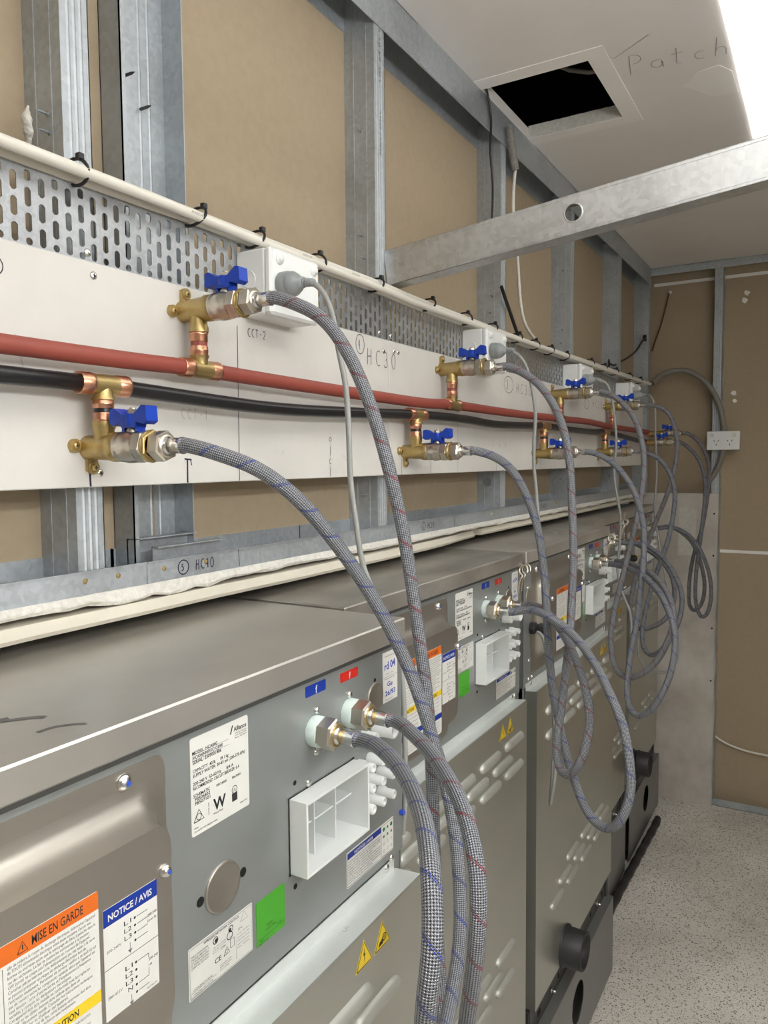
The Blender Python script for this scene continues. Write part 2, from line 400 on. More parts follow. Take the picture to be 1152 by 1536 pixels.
# ------------------------------------------------------------------ setting
def struct(mb, name, m, parent=None):
    o = mb.build(name, m, parent)
    if parent is None: o['kind'] = 'structure'
    return o
def sbox(name, m, *a): b = MB(); b.box(*a); return struct(b, name, m)
FY = 3.584
sbox('floor', 'floor', -1.3, 1.8, -2.0, 3.7, -.1, 0)
# ceiling with the cut hatch
HX0, HX1, HY0, HY1 = -.697, -.459, 1.635, 1.94
b = MB()
for x0, x1, y0, y1 in ((-.80, HX0, -2, 3.7), (HX1, 1.8, -2, 3.7), (HX0, HX1, -2, HY0), (HX0, HX1, HY1, 3.7)): b.box(x0, x1, y0, y1, 2.35, 2.375)
ceil = struct(b, 'ceiling', 'ceiling')
b = MB()
for x0, x1, y0, y1 in ((HX0-.01, HX1+.04, HY0-.042, HY0), (HX0-.01, HX1+.04, HY1, HY1+.042), (HX1, HX1+.04, HY0, HY1)): b.box(x0, x1, y0, y1, 2.3485, 2.352)
b.build('hatch_patch', 'patch', ceil, label='pale square of fresh plaster around the cut hatch')
b = MB(); pts = [(-.697+.238*i/24, HY1-.001-.002*random.random()) for i in range(25)]
b.prism([(x, y) for x, y in pts]+[(-.459, HY1+.012), (-.697, HY1+.012)], 2, 2.3495, 2.38)
b.build('hatch_edge', 'foam', ceil, label='ragged whitish cut edge of the hatch')
b = MB(); b.box(-1.0, 0, 1.2, 2.6, 2.376, 2.38); 
roof = MB()
for a in ((-1.0, 0, 1.2, 2.6, 2.9, 2.92), (-1.0, -.98, 1.2, 2.6, 2.375, 2.9), (-.02, 0, 1.2, 2.6, 2.375, 2.9), (-1, 0, 1.2, 1.22, 2.375, 2.9), (-1, 0, 2.58, 2.6, 2.375, 2.9)): roof.box(*a)
struct(roof, 'ceiling_void', 'base')
b = MB(); b.tube([(-.48+.20*math.sin(q), 1.88+.02*math.cos(q), 2.62-.17*math.cos(q)) for q in [2*PI*i/24 for i in range(25)]], .006, 8)
tag(b.build('duct_ring', 'conduit', loc=(-.48, 1.88, 2.45)), 'dim grey ring of a duct seen up inside the dark ceiling hatch', 'duct')
b = MB(); scrawl(b, 'Patch', 2.3488, -.395, 1.735, .075, .0016, 0, .62, 2, .72, .12, -1)
b.ribbon([(-.43, 1.63), (-.41, 1.655), (-.33, 1.60)], .0014, 2.3488, 0, 2)
b.build('lettering', 'pencil', ceil)
b = MB(); b.prism([(-.306, 1.858), (-.272, 1.808), (-.227, 1.799), (-.206, 1.84), (-.204, 1.95), (-.256, 1.944)], 2, 2.3493, 2.3502); b.build('plaster_dab', 'patch', ceil)
wl = MB(); wl.box(-.80, -.764, -2, 3.7, 1.37, 2.35); wall = struct(wl, 'wall_left', 'paper')
wf = MB(); wf.box(-.80, 1.8, FY, FY+.04, 0, 2.35); wfar = struct(wf, 'wall_far', 'paper')
sbox('wall_right', 'plaster', 1.7, 1.76, -2, 3.62, 0, 2.35)
sbox('wall_rear', 'plaster', -1.3, 1.8, -2.06, -2, 0, 2.35)
sbox('light_block_wall', 'plaster', -1.36, -1.3, -2, 3.62, 0, 1.42)  # unseen wall added behind the washers to stop light leaking in
sbox('light_block_top', 'plaster', -1.36, -.79, -2, 3.62, 1.40, 1.42)  # unseen lid over that space, added against the same light leak
def csec_z(b, y0, y1, x0, x1, z0, z1, web='near', t=.0012, lip=.007):
    """steel C stud standing up: web on the near (-Y) side, flanges run to +Y"""
    yw = y0
    b.box(x0, x1, yw, yw+t, z0, z1)
    for xa, s in ((x1, -1), (x0, 1)):
        lo, hi = sorted((xa, xa+s*t)); b.box(lo, hi, yw+t, y1, z0, z1)
        lo, hi = sorted((xa, xa+s*lip)); b.box(lo, hi, y1-t, y1, z0, z1)
    # pressed ribs along the front flange
    for q in (.28, .5, .72):
        yc = y0+(y1-y0)*q; b.prism([(x1, yc-.0022), (x1+.0009, yc), (x1, yc+.0022)], 2, z0, z1)
def stud_screw(b, x, y, z, d=(0, -1, 0)):
    b.cyl((x, y, z), d, .0028, .0015, 8); b.lathe((x, y, z), d, [(0, .0014), (.010, .0014), (.014, .0002)], 6)
zb, zt = 1.385, 2.33
for i, y1 in enumerate((.575, 1.209, 1.797, 2.37, 2.985, 3.52)):
    b = MB(); y0 = y1-.036; csec_z(b, y0, y1, -.764, -.7023, zb, zt)
    b.box(-.748, -.744, y0-.0008, y0, zb, zt); b.box(-.722, -.718, y0-.0008, y0, zb, zt)
    st = b.build('stud', 'galv', wall)
    for z in ((1.87, 1.89, 2.2) if i == 0 else (1.88, 1.92, 2.1, 1.46)): sc = MB(); stud_screw(sc, -.722-.012*random.random(), y0, z); sc.build('screw', 'galv_dark', st)
    if i == 1:
        t = MB(); put_text(t, 'USL 64-05-90', -.7008, y0+.022, 2.185, .010, 0, .10, rot=PI/2); put_text(t, 'SERIES 8M15', -.7008, y0+.022, 2.06, .008, 0, .075, rot=PI/2)
        t.build('lettering', 'greyink', st)
    if i == 2:
        t = MB(); t.cyl((-.735, y0-.001, 1.467), (0, -1, 0), .011, .001, 20); t.build('knockout', 'galv_dark', st)
# open channel stud with its web against the sheet
b = MB(); y0, y1 = .640, .741
b.box(-.764, -.7625, y0, y1, zb, zt); b.box(-.764, -.728, y0, y0+.0015, zb, zt); b.box(-.764, -.728, y1-.0015, y1, zb, zt)
b.box(-.7295, -.728, y0, y0+.007, zb, zt)
for yc in (.70, .715): b.prism([(-.7625, yc-.002), (-.7617, yc), (-.7625, yc+.002)], 2, zb, zt)
st = b.build('stud', 'galv', wall, label='open galvanised channel stud with screw tips poking through')
for y, z in ((.675, 1.995), (.70, 1.965), (.69, 1.70)): MB().lathe((-.7625, y, z), (1, 0, 0), [(0, .002), (.014, .0018), (.020, .0003)], 8).build('screw', 'base', st)
# top and bottom tracks
b = MB(); b.box(-.7012, -.70, -2, 3.52, 2.277, 2.35); b.box(-.764, -.70, -2, 3.52, 2.3485, 2.35); b.box(-.764, -.7628, -2, 3.52, 2.277, 2.35)
b.box(-.7005, -.6992, 1.33, 2.0, 2.279, 2.351)
b.build('top_track', 'galv', wall)
for y0, y1, dx in ((-2, .637, 0), (.632, 1.02, .0015), (1.018, 3.52, 0)):
    b = MB(); b.box(-.7012+dx, -.70+dx, y0, y1, 1.376, 1.403); b.box(-.764, -.70+dx, y0, y1, 1.375, 1.3765); b.box(-.764, -.7625, y0, y1, 1.376, 1.415)
    b.box(-.7012+dx, -.698+dx, y0, y1, 1.4015, 1.403)
    tr = b.build('bottom_track', 'galv', wall)
    t = MB()
    if dx:
        scrawl(t, 'HC40', -.6982, .712, 1.3835, .013, .0014); t.ribbon(circ(.690, 1.3895, .009, 16)+[(.699, 1.3895)], .0015, -.6982); scrawl(t, '5', -.6982, .687, 1.3855, .008, .0014)
        t.ribbon([(.795, 1.378), (.793, 1.401)], .0012, -.6982)
    elif y0 > 1:
        for yy in (1.335, 2.05): scrawl(t, 'HC20', -.6997, yy+.03, 1.384, .011, .0012); t.ribbon(circ(yy+.012, 1.39, .008, 14)+[(yy+.02, 1.39)], .0012, -.6997); scrawl(t, '1' if yy < 2 else '2', -.6997, yy+.0095, 1.386, .007, .0012)
        t.ribbon([(1.49, 1.378), (1.49, 1.401)], .0012, -.6997)
    else: t.cyl((-.70, .30, 1.39), (1, 0, 0), .003, .001, 8)
    t.build('lettering', 'marker', tr)
    for y in ((.545, .59) if y0 < 0 else ((.658, .73) if dx else (1.25, 1.7, 2.2))):
        MB().lathe((-.70+dx, y, 1.392), (1, 0, 0), [(0, .0032), (.001, .003), (.0022, .0015)], 10).build('screw', 'brass', tr)
# folded off-cuts standing behind the track
for y0, y1, z1 in ((.655, .775, 1.418), (.64, .745, 1.428)):
    b = MB(); b.box(-.742 if z1 > 1.42 else -.716, -.740 if z1 > 1.42 else -.714, y0, y1, 1.378, z1); b.box(-.742 if z1 > 1.42 else -.716, -.728 if z1 > 1.42 else -.704, y0, y1, z1-.0015, z1); b.build('track_offcut', 'galv', wall)
# seam ridge and dabs on the kraft sheet
b = MB(); b.prism([(-.764, .700), (-.7605, .7025), (-.764, .705)], 2, 1.40, 1.50); b.build('sheet_seam', 'paper', wall)
b = MB(); vs = spline([(-.722, .512, 1.845), (-.716, .508, 1.858), (-.712, .504, 1.868), (-.716, .507, 1.876), (-.722, .513, 1.887)], .002)
n_ = len(vs); b.tube(vs, .006, 8, rf=lambda a: .0015+.0036*math.sin(min(PI, a/.046*PI))*(1+.2*math.sin(a*500)))
tag(b.build('foam_blob', 'foam', loc=(-.722, .512, 1.845)), 'white squirt of hardened filler foam beside the leftmost metal stud', 'foam')
# torn plaster edge and painted boards along the foot of the wall
b = MB(); n = 160; top = []; bot = []
for i in range(n+1):
    y = -.3+3.75*i/n; bot.append((y, 1.3655-.003*random.random()-(.005 if .55 < y < .75 else 0)*abs(math.sin(y*40))))
L_ = []
for y, z in bot: L_.append([(-.735, y, z), (-.694-.003*random.random(), y, z), (-.690-.004*random.random(), y, z+.003+.002*random.random()), (-.692-.003*random.random(), y, z+.006), (-.697, y, 1.3765), (-.735, y, 1.3765)])
fs = []
for i in range(n):
    for k in range(6): fs.append((i*6+k, i*6+6+k, i*6+6+(k+1) % 6, i*6+(k+1) % 6))
b.add([q for r in L_ for q in r], fs); b.build('torn_plaster_edge', 'foam', wall)
for y0, y1, x1, z0, z1, lab in ((-.4, 1.62, -.684, 1.343, 1.3585, 'cream painted board with a broken end under the wall track'), (1.64, 3.45, -.697, 1.346, 1.3605, 'cream painted board behind the far washers under the wall track')):
    b = MB(); nn = 30; L_ = []
    for i in range(nn+1):
        y = y0+(y1-y0)*i/nn; wob = .002*math.sin(y*7)+.0012*math.sin(y*23)
        tp = min(1, (y1-y)/.25) if y1 < 2 else 1
        L_.append([(-.75, y, z0), (x1+wob-.004-.02*(1-tp), y, z0), (x1+wob-.02*(1-tp), y, z0+.005), (x1+wob-.008-.02*(1-tp), y, z1), (-.75, y, z1)])
    vs = [p for r in L_ for p in r]; fs = []
    for i in range(nn):
        for k in range(5): kk = (k+1) % 5; fs.append((i*5+k, i*5+5+k, i*5+5+kk, i*5+kk))
    fs += [(0, 1, 2, 3, 4), tuple(nn*5+k for k in (4, 3, 2, 1, 0))]
    b.add(vs, fs); tag(b.build('painted_board', 'timber', loc=(-.72, y0, z0)), lab, 'board')

# far wall framing
b = MB(); b.box(-.443, -.409, 3.52, 3.5212, .03, 2.335); b.box(-.443, -.4418, 3.52, FY, .03, 2.335); b.box(-.4102, -.409, 3.52, FY, .03, 2.335)
for q in (-.434, -.426, -.418): b.prism([(q-.002, 3.52), (q, 3.5188), (q+.002, 3.52)], 2, .03, 2.30)
b.build('stud', 'galv', wfar)
b = MB(); b.box(-.70, 1.7, 3.518, 3.5195, 2.318, 2.35); b.box(-.70, 1.7, 3.518, FY, 2.3485, 2.35); b.build('top_track', 'galv', wfar)
b = MB(); b.box(-.43, 1.7, 3.53, 3.5315, 0, .032); b.box(-.43, 1.7, 3.53, FY, 0, .002); b.build('bottom_track', 'galv', wfar)
for z0, x0, x1 in ((2.283, -.70, -.443), (2.283, -.409, 1.7), (1.112, -.43, 1.7)):
    b = MB(); b.box(x0, x1, FY-.003, FY, z0, z0+.013); b.build('joint_strip', 'patch', wfar)
for cx, cz, r in ((-.325, 2.215, .012), (-.333, 2.185, .014), (-.367, 1.80, .012), (-.362, 1.765, .010)):
    pl = [(cx+r*(.6+.6*random.random())*math.cos(a), cz+r*(.6+.6*random.random())*math.sin(a)) for a in [2*PI*i/9 for i in range(9)]]; MB().prism(pl, 1, FY-.0015, FY).build('torn_paper', 'patch', wfar)
b = MB()
ed = [(-.412, 0)]+[(-.412+.004*random.random(), .05+i*.05) for i in range(26)]+[(-.409, 1.371)]
b.prism([(-.76, 0)]+ed+[(-.76, 1.371)], 1, 3.503, 3.517)
wp = b.build('plasterboard_offcut', 'filler', wfar, label='white skimmed strip of plasterboard low on the far wall')
for x, z in ((-.425, 1.285), (-.425, 1.105), (-.425, .79), (-.425, .56)): MB().cyl((x, 3.5032, z), (0, -1, 0), .004, .0006, 10).build('screw_hole', 'hole', wp)
b = MB(); b.prism([(-.57, 1.10), (-.50, 1.10), (-.495, 1.30), (-.565, 1.31)], 1, 3.502, 3.5032); b.build('filler_patch', 'foam', wp)
b = MB(); b.box(-.413, -.4115, 3.500, 3.507, 0, 1.11); b.build('edge_bead', 'galv', wp)

# glowing panel assumed for the blown-out strip of ceiling
t = thing('assumed_light_panel', 'long glaring white panel assumed on the ceiling beyond the hatch', 'light', (.1, .75, 2.345))
b = MB(); ed = [(-.196+.006*math.sin(i*2.1)*(i % 3 == 0), -.9+i*.11) for i in range(31)]
b.prism([(x, y) for x, y in ed]+[(.42, 2.4), (.42, -.9)], 2, 2.342, 2.3485); b.build('glow_sheet', 'glow_sheet', t)
b = MB(); b.box(.42, .44, -.92, 2.42, 2.338, 2.3495); b.box(-.19, .42, -.92, -.9, 2.338, 2.3495); b.box(-.19, .42, 2.41, 2.43, 2.338, 2.3495); b.build('frame', 'white', t)

for bx, by, bz, lab in ((.55, .40, 1.86, 'added twin tube fill batten, unseen beside the camera'), (1.15, .1, 1.86, 'added twin tube fill batten, unseen over the aisle right of the view')):  # unseen battens added as fill to brighten the room and ceiling
    t = thing('fill_batten', lab, 'light', (bx, by, bz))
    b = MB(); b.box(bx-.02, bx+.02, by-.6, by+.6, bz+.03, bz+.06, bev=.004); b.build('fill_batten_body', 'white', t)
    for xx in (-.035, .035): MB().cyl((bx+xx, by-.57, bz), (0, 1, 0), .013, 1.14, 12).build('fill_tube', 'tube', t)
    for yy in (-.45, .45): MB().cyl((bx, by+yy, bz+.06), (0, 0, 1), .004, 2.349-bz-.06, 8).build('hanger', 'galv', t)

# sloping brace across the room
A = Vector((-.70, 1.205, 1.866)); D = Vector((.6106, .032, .0805)).normalized(); Lb = 3.0/1.5
br = thing('steel_brace', 'galvanised steel channel brace running overhead across the room', 'brace', A)
up = (Vector((0, 0, 1))-D*D.z).normalized(); bk = D.cross(up)*-1
if bk.y < 0: bk = -bk
b = MB(); h = .031
def W(s_, v_, d_): return A + D*s_ + up*v_ + bk*d_
def slab(m, s0, s1, v0, v1, d0, d1):
    o = m.add([W(s_, v_, d_) for s_ in (s0, s1) for d_ in (d0, d1) for v_ in (v0, v1)], [(0, 1, 3, 2), (4, 6, 7, 5), (0, 4, 5, 1), (2, 3, 7, 6), (0, 2, 6, 4), (1, 5, 7, 3)])
hm = MB(); hm.holed(1, 0, .0013, 0, Lb, -h, h, circ(.339, .002, .0135, 24))
b.add([W(x, z, y) for x, y, z in hm.v], hm.f)
slab(b, 0, Lb, h-.0013, h, 0, .036); slab(b, 0, Lb, -h, -h+.0013, 0, .036); slab(b, 0, Lb, h-.008, h, .0347, .036); slab(b, 0, Lb, -h, -h+.008, .0347, .036)
slab(b, 0, Lb, .0255, .0265, -.0006, 0); slab(b, 0, Lb, -.0265, -.0255, -.0006, 0)
b.build('channel', 'galv_bright', br)
b = MB(); rg = MB(); rg.lathe((0, 0, 0), (0, 1, 0), [(-.0008, .0135), (-.0012, .0145), (-.0004, .0158)], 24, caps=(False, False))
b.add([W(x+.339, z+.002, y) for x, y, z in rg.v], rg.f, True); b.build('hole_rim', 'galv_bright', br)

# ------------------------------------------------------------------ measured runs of hoses and cords, metres in the room
PATHS = {'H': {'c1': [(-0.546, 0.543, 1.537), (-0.505, 0.55, 1.528), (-0.473, 0.57, 1.513), (-0.448, 0.6, 1.482), (-0.436, 0.64, 1.44), (-0.426, 0.68, 1.392), (-0.411, 0.71, 1.338), (-0.393, 0.73, 1.278), (-0.374, 0.74, 1.21), (-0.349, 0.73, 1.151), (-0.329, 0.71, 1.091), (-0.318, 0.69, 1.032), (-0.307, 0.65, 1.003), (-0.29, 0.59, 0.997), (-0.255, 0.5, 1.04), (-0.225, 0.43, 1.124), (-0.215, 0.415, 1.174), (-0.213, 0.42, 1.208), (-0.224, 0.44, 1.239), (-0.256, 0.49, 1.252), (-0.312, 0.56, 1.251), (-0.362, 0.605, 1.249), (-0.407, 0.63, 1.241)],
 'h1': [(-0.546, 0.682, 1.703), (-0.512, 0.685, 1.693), (-0.482, 0.69, 1.677), (-0.457, 0.7, 1.641), (-0.434, 0.71, 1.583), (-0.417, 0.72, 1.514), (-0.407, 0.735, 1.44), (-0.399, 0.75, 1.341), (-0.389, 0.755, 1.249), (-0.381, 0.75, 1.175), (-0.371, 0.735, 1.098), (-0.355, 0.71, 1.009), (-0.334, 0.68, 0.946), (-0.301, 0.63, 0.937), (-0.27, 0.585, 0.989), (-0.248, 0.555, 1.067), (-0.236, 0.545, 1.14), (-0.241, 0.555, 1.189), (-0.271, 0.59, 1.221), (-0.326, 0.645, 1.235), (-0.373, 0.68, 1.241), (-0.407, 0.696, 1.241)],
 'c2': [(-0.546, 1.232, 1.537), (-0.505, 1.25, 1.525), (-0.481, 1.275, 1.497), (-0.462, 1.3, 1.443), (-0.452, 1.32, 1.388), (-0.447, 1.34, 1.301), (-0.439, 1.335, 1.204), (-0.43, 1.33, 1.119), (-0.41, 1.3, 1.072), (-0.379, 1.27, 0.996), (-0.358, 1.235, 0.98), (-0.328, 1.2, 0.95), (-0.299, 1.185, 0.936), (-0.272, 1.17, 0.953), (-0.255, 1.17, 0.994), (-0.253, 1.17, 1.042), (-0.268, 1.185, 1.105), (-0.291, 1.2, 1.145), (-0.324, 1.235, 1.181), (-0.37, 1.27, 1.218), (-0.42, 1.29, 1.243), (-0.464, 1.31, 1.25), (-0.507, 1.315, 1.241)],
 'h2': [(-0.546, 1.386, 1.699), (-0.506, 1.386, 1.684), (-0.47, 1.383, 1.656), (-0.436, 1.38, 1.603), (-0.414, 1.372, 1.532), (-0.404, 1.362, 1.435), (-0.398, 1.353, 1.351), (-0.397, 1.343, 1.279), (-0.393, 1.315, 1.201), (-0.393, 1.277, 1.103), (-0.393, 1.249, 1.046), (-0.387, 1.231, 1.011), (-0.371, 1.216, 0.995), (-0.352, 1.206, 1.006), (-0.336, 1.203, 1.038), (-0.328, 1.213, 1.086), (-0.336, 1.228, 1.13), (-0.362, 1.266, 1.168), (-0.397, 1.304, 1.208), (-0.44, 1.337, 1.24), (-0.479, 1.37, 1.246), (-0.507, 1.38, 1.241)],
 'h3': [(-0.546, 2.085, 1.702), (-0.501, 2.08, 1.685), (-0.458, 2.071, 1.641), (-0.433, 2.062, 1.587), (-0.42, 2.049, 1.525), (-0.418, 2.035, 1.458), (-0.428, 2.016, 1.372), (-0.437, 1.994, 1.307), (-0.451, 1.973, 1.224), (-0.464, 1.955, 1.154), (-0.471, 1.936, 1.087), (-0.466, 1.918, 1.049), (-0.453, 1.9, 1.004), (-0.426, 1.877, 0.988), (-0.397, 1.855, 0.996), (-0.366, 1.843, 1.018), (-0.336, 1.834, 1.054), (-0.318, 1.835, 1.094), (-0.309, 1.845, 1.123), (-0.308, 1.863, 1.151), (-0.322, 1.895, 1.184), (-0.347, 1.932, 1.21), (-0.389, 1.991, 1.231), (-0.44, 2.05, 1.241), (-0.507, 2.107, 1.241)],
 'c3': [(-0.546, 1.95, 1.54), (-0.514, 1.95, 1.534), (-0.474, 1.95, 1.51), (-0.439, 1.95, 1.47), (-0.414, 1.95, 1.42), (-0.399, 1.95, 1.361), (-0.395, 1.942, 1.312), (-0.394, 1.933, 1.257), (-0.397, 1.92, 1.2), (-0.402, 1.906, 1.121), (-0.407, 1.886, 1.071), (-0.412, 1.862, 0.994), (-0.405, 1.838, 0.936), (-0.378, 1.814, 0.915), (-0.342, 1.796, 0.943), (-0.313, 1.787, 1), (-0.298, 1.783, 1.049), (-0.293, 1.792, 1.1), (-0.3, 1.805, 1.145), (-0.316, 1.829, 1.172), (-0.339, 1.856, 1.203), (-0.384, 1.918, 1.228), (-0.44, 1.98, 1.241), (-0.507, 2.042, 1.241)],
 'h4': [(-0.546, 2.672, 1.701), (-0.51, 2.68, 1.698), (-0.472, 2.68, 1.674), (-0.452, 2.679, 1.625), (-0.44, 2.668, 1.556), (-0.45, 2.659, 1.472), (-0.473, 2.654, 1.386), (-0.502, 2.642, 1.306), (-0.523, 2.616, 1.229), (-0.545, 2.589, 1.153), (-0.557, 2.563, 1.077), (-0.557, 2.537, 1.015), (-0.536, 2.511, 0.978), (-0.499, 2.494, 0.977), (-0.457, 2.483, 1), (-0.432, 2.487, 1.025), (-0.416, 2.498, 1.067), (-0.417, 2.521, 1.108), (-0.432, 2.547, 1.15), (-0.468, 2.583, 1.187), (-0.52, 2.62, 1.217), (-0.6, 2.645, 1.241)],
 'c4': [(-0.546, 2.578, 1.546), (-0.52, 2.58, 1.539), (-0.483, 2.58, 1.523), (-0.451, 2.58, 1.482), (-0.43, 2.57, 1.421), (-0.431, 2.56, 1.346), (-0.444, 2.55, 1.261), (-0.47, 2.54, 1.175), (-0.49, 2.52, 1.094), (-0.503, 2.5, 1.023), (-0.506, 2.48, 0.966), (-0.496, 2.46, 0.924), (-0.473, 2.44, 0.908), (-0.444, 2.42, 0.924), (-0.417, 2.41, 0.96), (-0.391, 2.4, 1.01), (-0.378, 2.41, 1.065), (-0.379, 2.42, 1.108), (-0.394, 2.45, 1.141), (-0.427, 2.48, 1.187), (-0.469, 2.52, 1.22), (-0.527, 2.56, 1.243), (-0.6, 2.58, 1.241)],
 'h5': [(-0.515, 3.3, 1.623), (-0.494, 3.3, 1.615), (-0.459, 3.3, 1.584), (-0.433, 3.3, 1.53), (-0.422, 3.3, 1.472), (-0.427, 3.3, 1.364), (-0.445, 3.3, 1.237), (-0.468, 3.297, 1.154), (-0.484, 3.293, 1.064), (-0.489, 3.289, 0.976), (-0.485, 3.285, 0.922), (-0.469, 3.281, 0.899), (-0.449, 3.277, 0.913), (-0.431, 3.273, 0.956), (-0.427, 3.269, 1.014), (-0.434, 3.261, 1.071), (-0.452, 3.253, 1.136), (-0.479, 3.243, 1.192), (-0.518, 3.232, 1.229), (-0.56, 3.22, 1.25), (-0.6, 3.235, 1.241)],
 'c5': [(-0.535, 3.25, 1.587), (-0.517, 3.25, 1.585), (-0.476, 3.25, 1.547), (-0.445, 3.25, 1.493), (-0.429, 3.25, 1.422), (-0.432, 3.25, 1.321), (-0.442, 3.249, 1.209), (-0.455, 3.245, 1.08), (-0.457, 3.241, 0.972), (-0.447, 3.234, 0.915), (-0.431, 3.226, 0.888), (-0.415, 3.218, 0.897), (-0.4, 3.209, 0.931), (-0.393, 3.201, 0.997), (-0.4, 3.193, 1.066), (-0.42, 3.185, 1.132), (-0.449, 3.178, 1.189), (-0.489, 3.174, 1.23), (-0.538, 3.17, 1.249), (-0.6, 3.17, 1.241)]},
'C': {'1': [(-0.575, 0.812, 1.747), (-0.563, 0.815, 1.732), (-0.551, 0.815, 1.701), (-0.544, 0.815, 1.662), (-0.534, 0.815, 1.618), (-0.53, 0.815, 1.564), (-0.528, 0.815, 1.497), (-0.521, 0.815, 1.446), (-0.512, 0.818, 1.386), (-0.492, 0.82, 1.344), (-0.471, 0.823, 1.303), (-0.46, 0.823, 1.253), (-0.456, 0.823, 1.177), (-0.456, 0.823, 1.099), (-0.46, 0.823, 1.045)],
 '2': [(-0.586, 1.535, 1.753), (-0.565, 1.535, 1.733), (-0.551, 1.535, 1.706), (-0.542, 1.535, 1.671), (-0.534, 1.535, 1.617), (-0.535, 1.53, 1.562), (-0.533, 1.525, 1.506), (-0.527, 1.525, 1.444), (-0.519, 1.52, 1.368), (-0.511, 1.515, 1.285), (-0.502, 1.51, 1.175), (-0.487, 1.51, 1.037), (-0.479, 1.51, 0.939), (-0.483, 1.52, 0.857), (-0.496, 1.53, 0.788), (-0.496, 1.545, 0.852), (-0.495, 1.55, 0.953), (-0.503, 1.55, 1.038), (-0.515, 1.55, 1.123), (-0.522, 1.55, 1.147), (-0.534, 1.552, 1.152)],
 '3': [(-0.599, 2.24, 1.763), (-0.57, 2.24, 1.744), (-0.552, 2.24, 1.704), (-0.542, 2.24, 1.633), (-0.537, 2.24, 1.566), (-0.542, 2.24, 1.48), (-0.532, 2.24, 1.41), (-0.523, 2.245, 1.348), (-0.527, 2.25, 1.26), (-0.532, 2.25, 1.211), (-0.526, 2.25, 1.16), (-0.512, 2.25, 1.118), (-0.494, 2.25, 1.076), (-0.489, 2.25, 1.014)],
 '4': [(-0.592, 2.85, 1.763), (-0.566, 2.85, 1.748), (-0.549, 2.85, 1.707), (-0.546, 2.85, 1.609), (-0.539, 2.85, 1.478), (-0.542, 2.84, 1.338), (-0.523, 2.82, 1.232), (-0.505, 2.8, 1.152), (-0.484, 2.78, 1.073), (-0.463, 2.75, 1.009), (-0.435, 2.7, 0.929), (-0.429, 2.68, 0.854), (-0.452, 2.66, 0.808), (-0.498, 2.66, 0.797), (-0.541, 2.68, 0.807), (-0.568, 2.72, 0.851), (-0.575, 2.78, 0.922)],
 'conduit': [(-0.668, 3.4, 1.842), (-0.643, 3.44, 1.875), (-0.613, 3.47, 1.893), (-0.578, 3.485, 1.899), (-0.539, 3.495, 1.893), (-0.491, 3.497, 1.865), (-0.451, 3.497, 1.821), (-0.418, 3.497, 1.76), (-0.402, 3.497, 1.704), (-0.393, 3.497, 1.625)],
 'conduit2': [(-0.394, 3.497, 1.57), (-0.403, 3.497, 1.514), (-0.423, 3.497, 1.463), (-0.449, 3.497, 1.423), (-0.464, 3.497, 1.409)],
 'orange': [(-0.635, 3.575, 2.25), (-0.647, 3.57, 2.19), (-0.665, 3.57, 2.113), (-0.687, 3.57, 2.054), (-0.703, 3.57, 2)],
 'white_floor': [(-0.429, 3.57, 0.312), (-0.39, 3.565, 0.284), (-0.336, 3.565, 0.264), (-0.27, 3.565, 0.253), (-0.18, 3.565, 0.25)],
 'black_hatch': [(-0.692, 1.642, 2.36), (-0.692, 1.662, 2.339), (-0.692, 1.678, 2.295), (-0.692, 1.67, 2.228), (-0.692, 1.686, 2.166), (-0.692, 1.686, 2.114), (-0.692, 1.682, 2.075)],
 'black_mid': [(-0.692, 1.741, 1.935), (-0.692, 1.762, 1.915), (-0.692, 1.807, 1.876), (-0.692, 1.854, 1.835)],
 'flex': [(-0.685, 1.777, 2.317), (-0.685, 1.781, 2.294), (-0.685, 1.795, 2.261), (-0.685, 1.813, 2.228)],
 'white_drop': [(-0.688, 1.821, 2.231), (-0.688, 1.812, 2.196), (-0.688, 1.806, 2.136), (-0.688, 1.827, 2.064), (-0.688, 1.842, 2.002), (-0.688, 1.857, 1.926), (-0.688, 1.876, 1.885), (-0.688, 1.906, 1.861), (-0.688, 1.952, 1.845), (-0.688, 2, 1.835)],
 'black_far': [(-0.712, 2.843, 1.871), (-0.712, 2.922, 1.872), (-0.712, 3.037, 1.899), (-0.712, 3.17, 1.932), (-0.712, 3.302, 1.974), (-0.712, 3.389, 2.016), (-0.712, 3.468, 2.046)]}}
# ------------------------------------------------------------------ backing boards, pen marks
BX = -.68
def screw(b, x, y, z, r=.0045, mi=0, d=(1, 0, 0)):
    b.lathe((x, y, z), d, [(0, r), (.0008, r), (.0018, r*.6), (.0019, r*.1)], 12, mi)
def cross(b, x, y, z, r, mi=0):
    b.box(x, x+.0001, y-r, y+r, z-r*.22, z+r*.22, mi); b.box(x, x+.0001, y-r*.22, y+r*.22, z-r, z+r, mi)
bd = []
for y0, y1, lab in ((-.8, 1.179, 'white painted backing board carrying the nearest pair of taps'), (1.1805, 3.29, 'white painted backing board carrying the far taps beyond the joint')):
    t = thing('backing_board', lab, 'board', (-.69, y0, 1.495)); bd.append(t)
    b = MB(); b.box(-.6985, BX, y0, y1, 1.495, 1.733, bev=.001); b.build('panel', 'board', t)
def pen(parent, m, fn):
    b = MB(); fn(b); b.build('lettering', m, parent)
x = BX+.0004
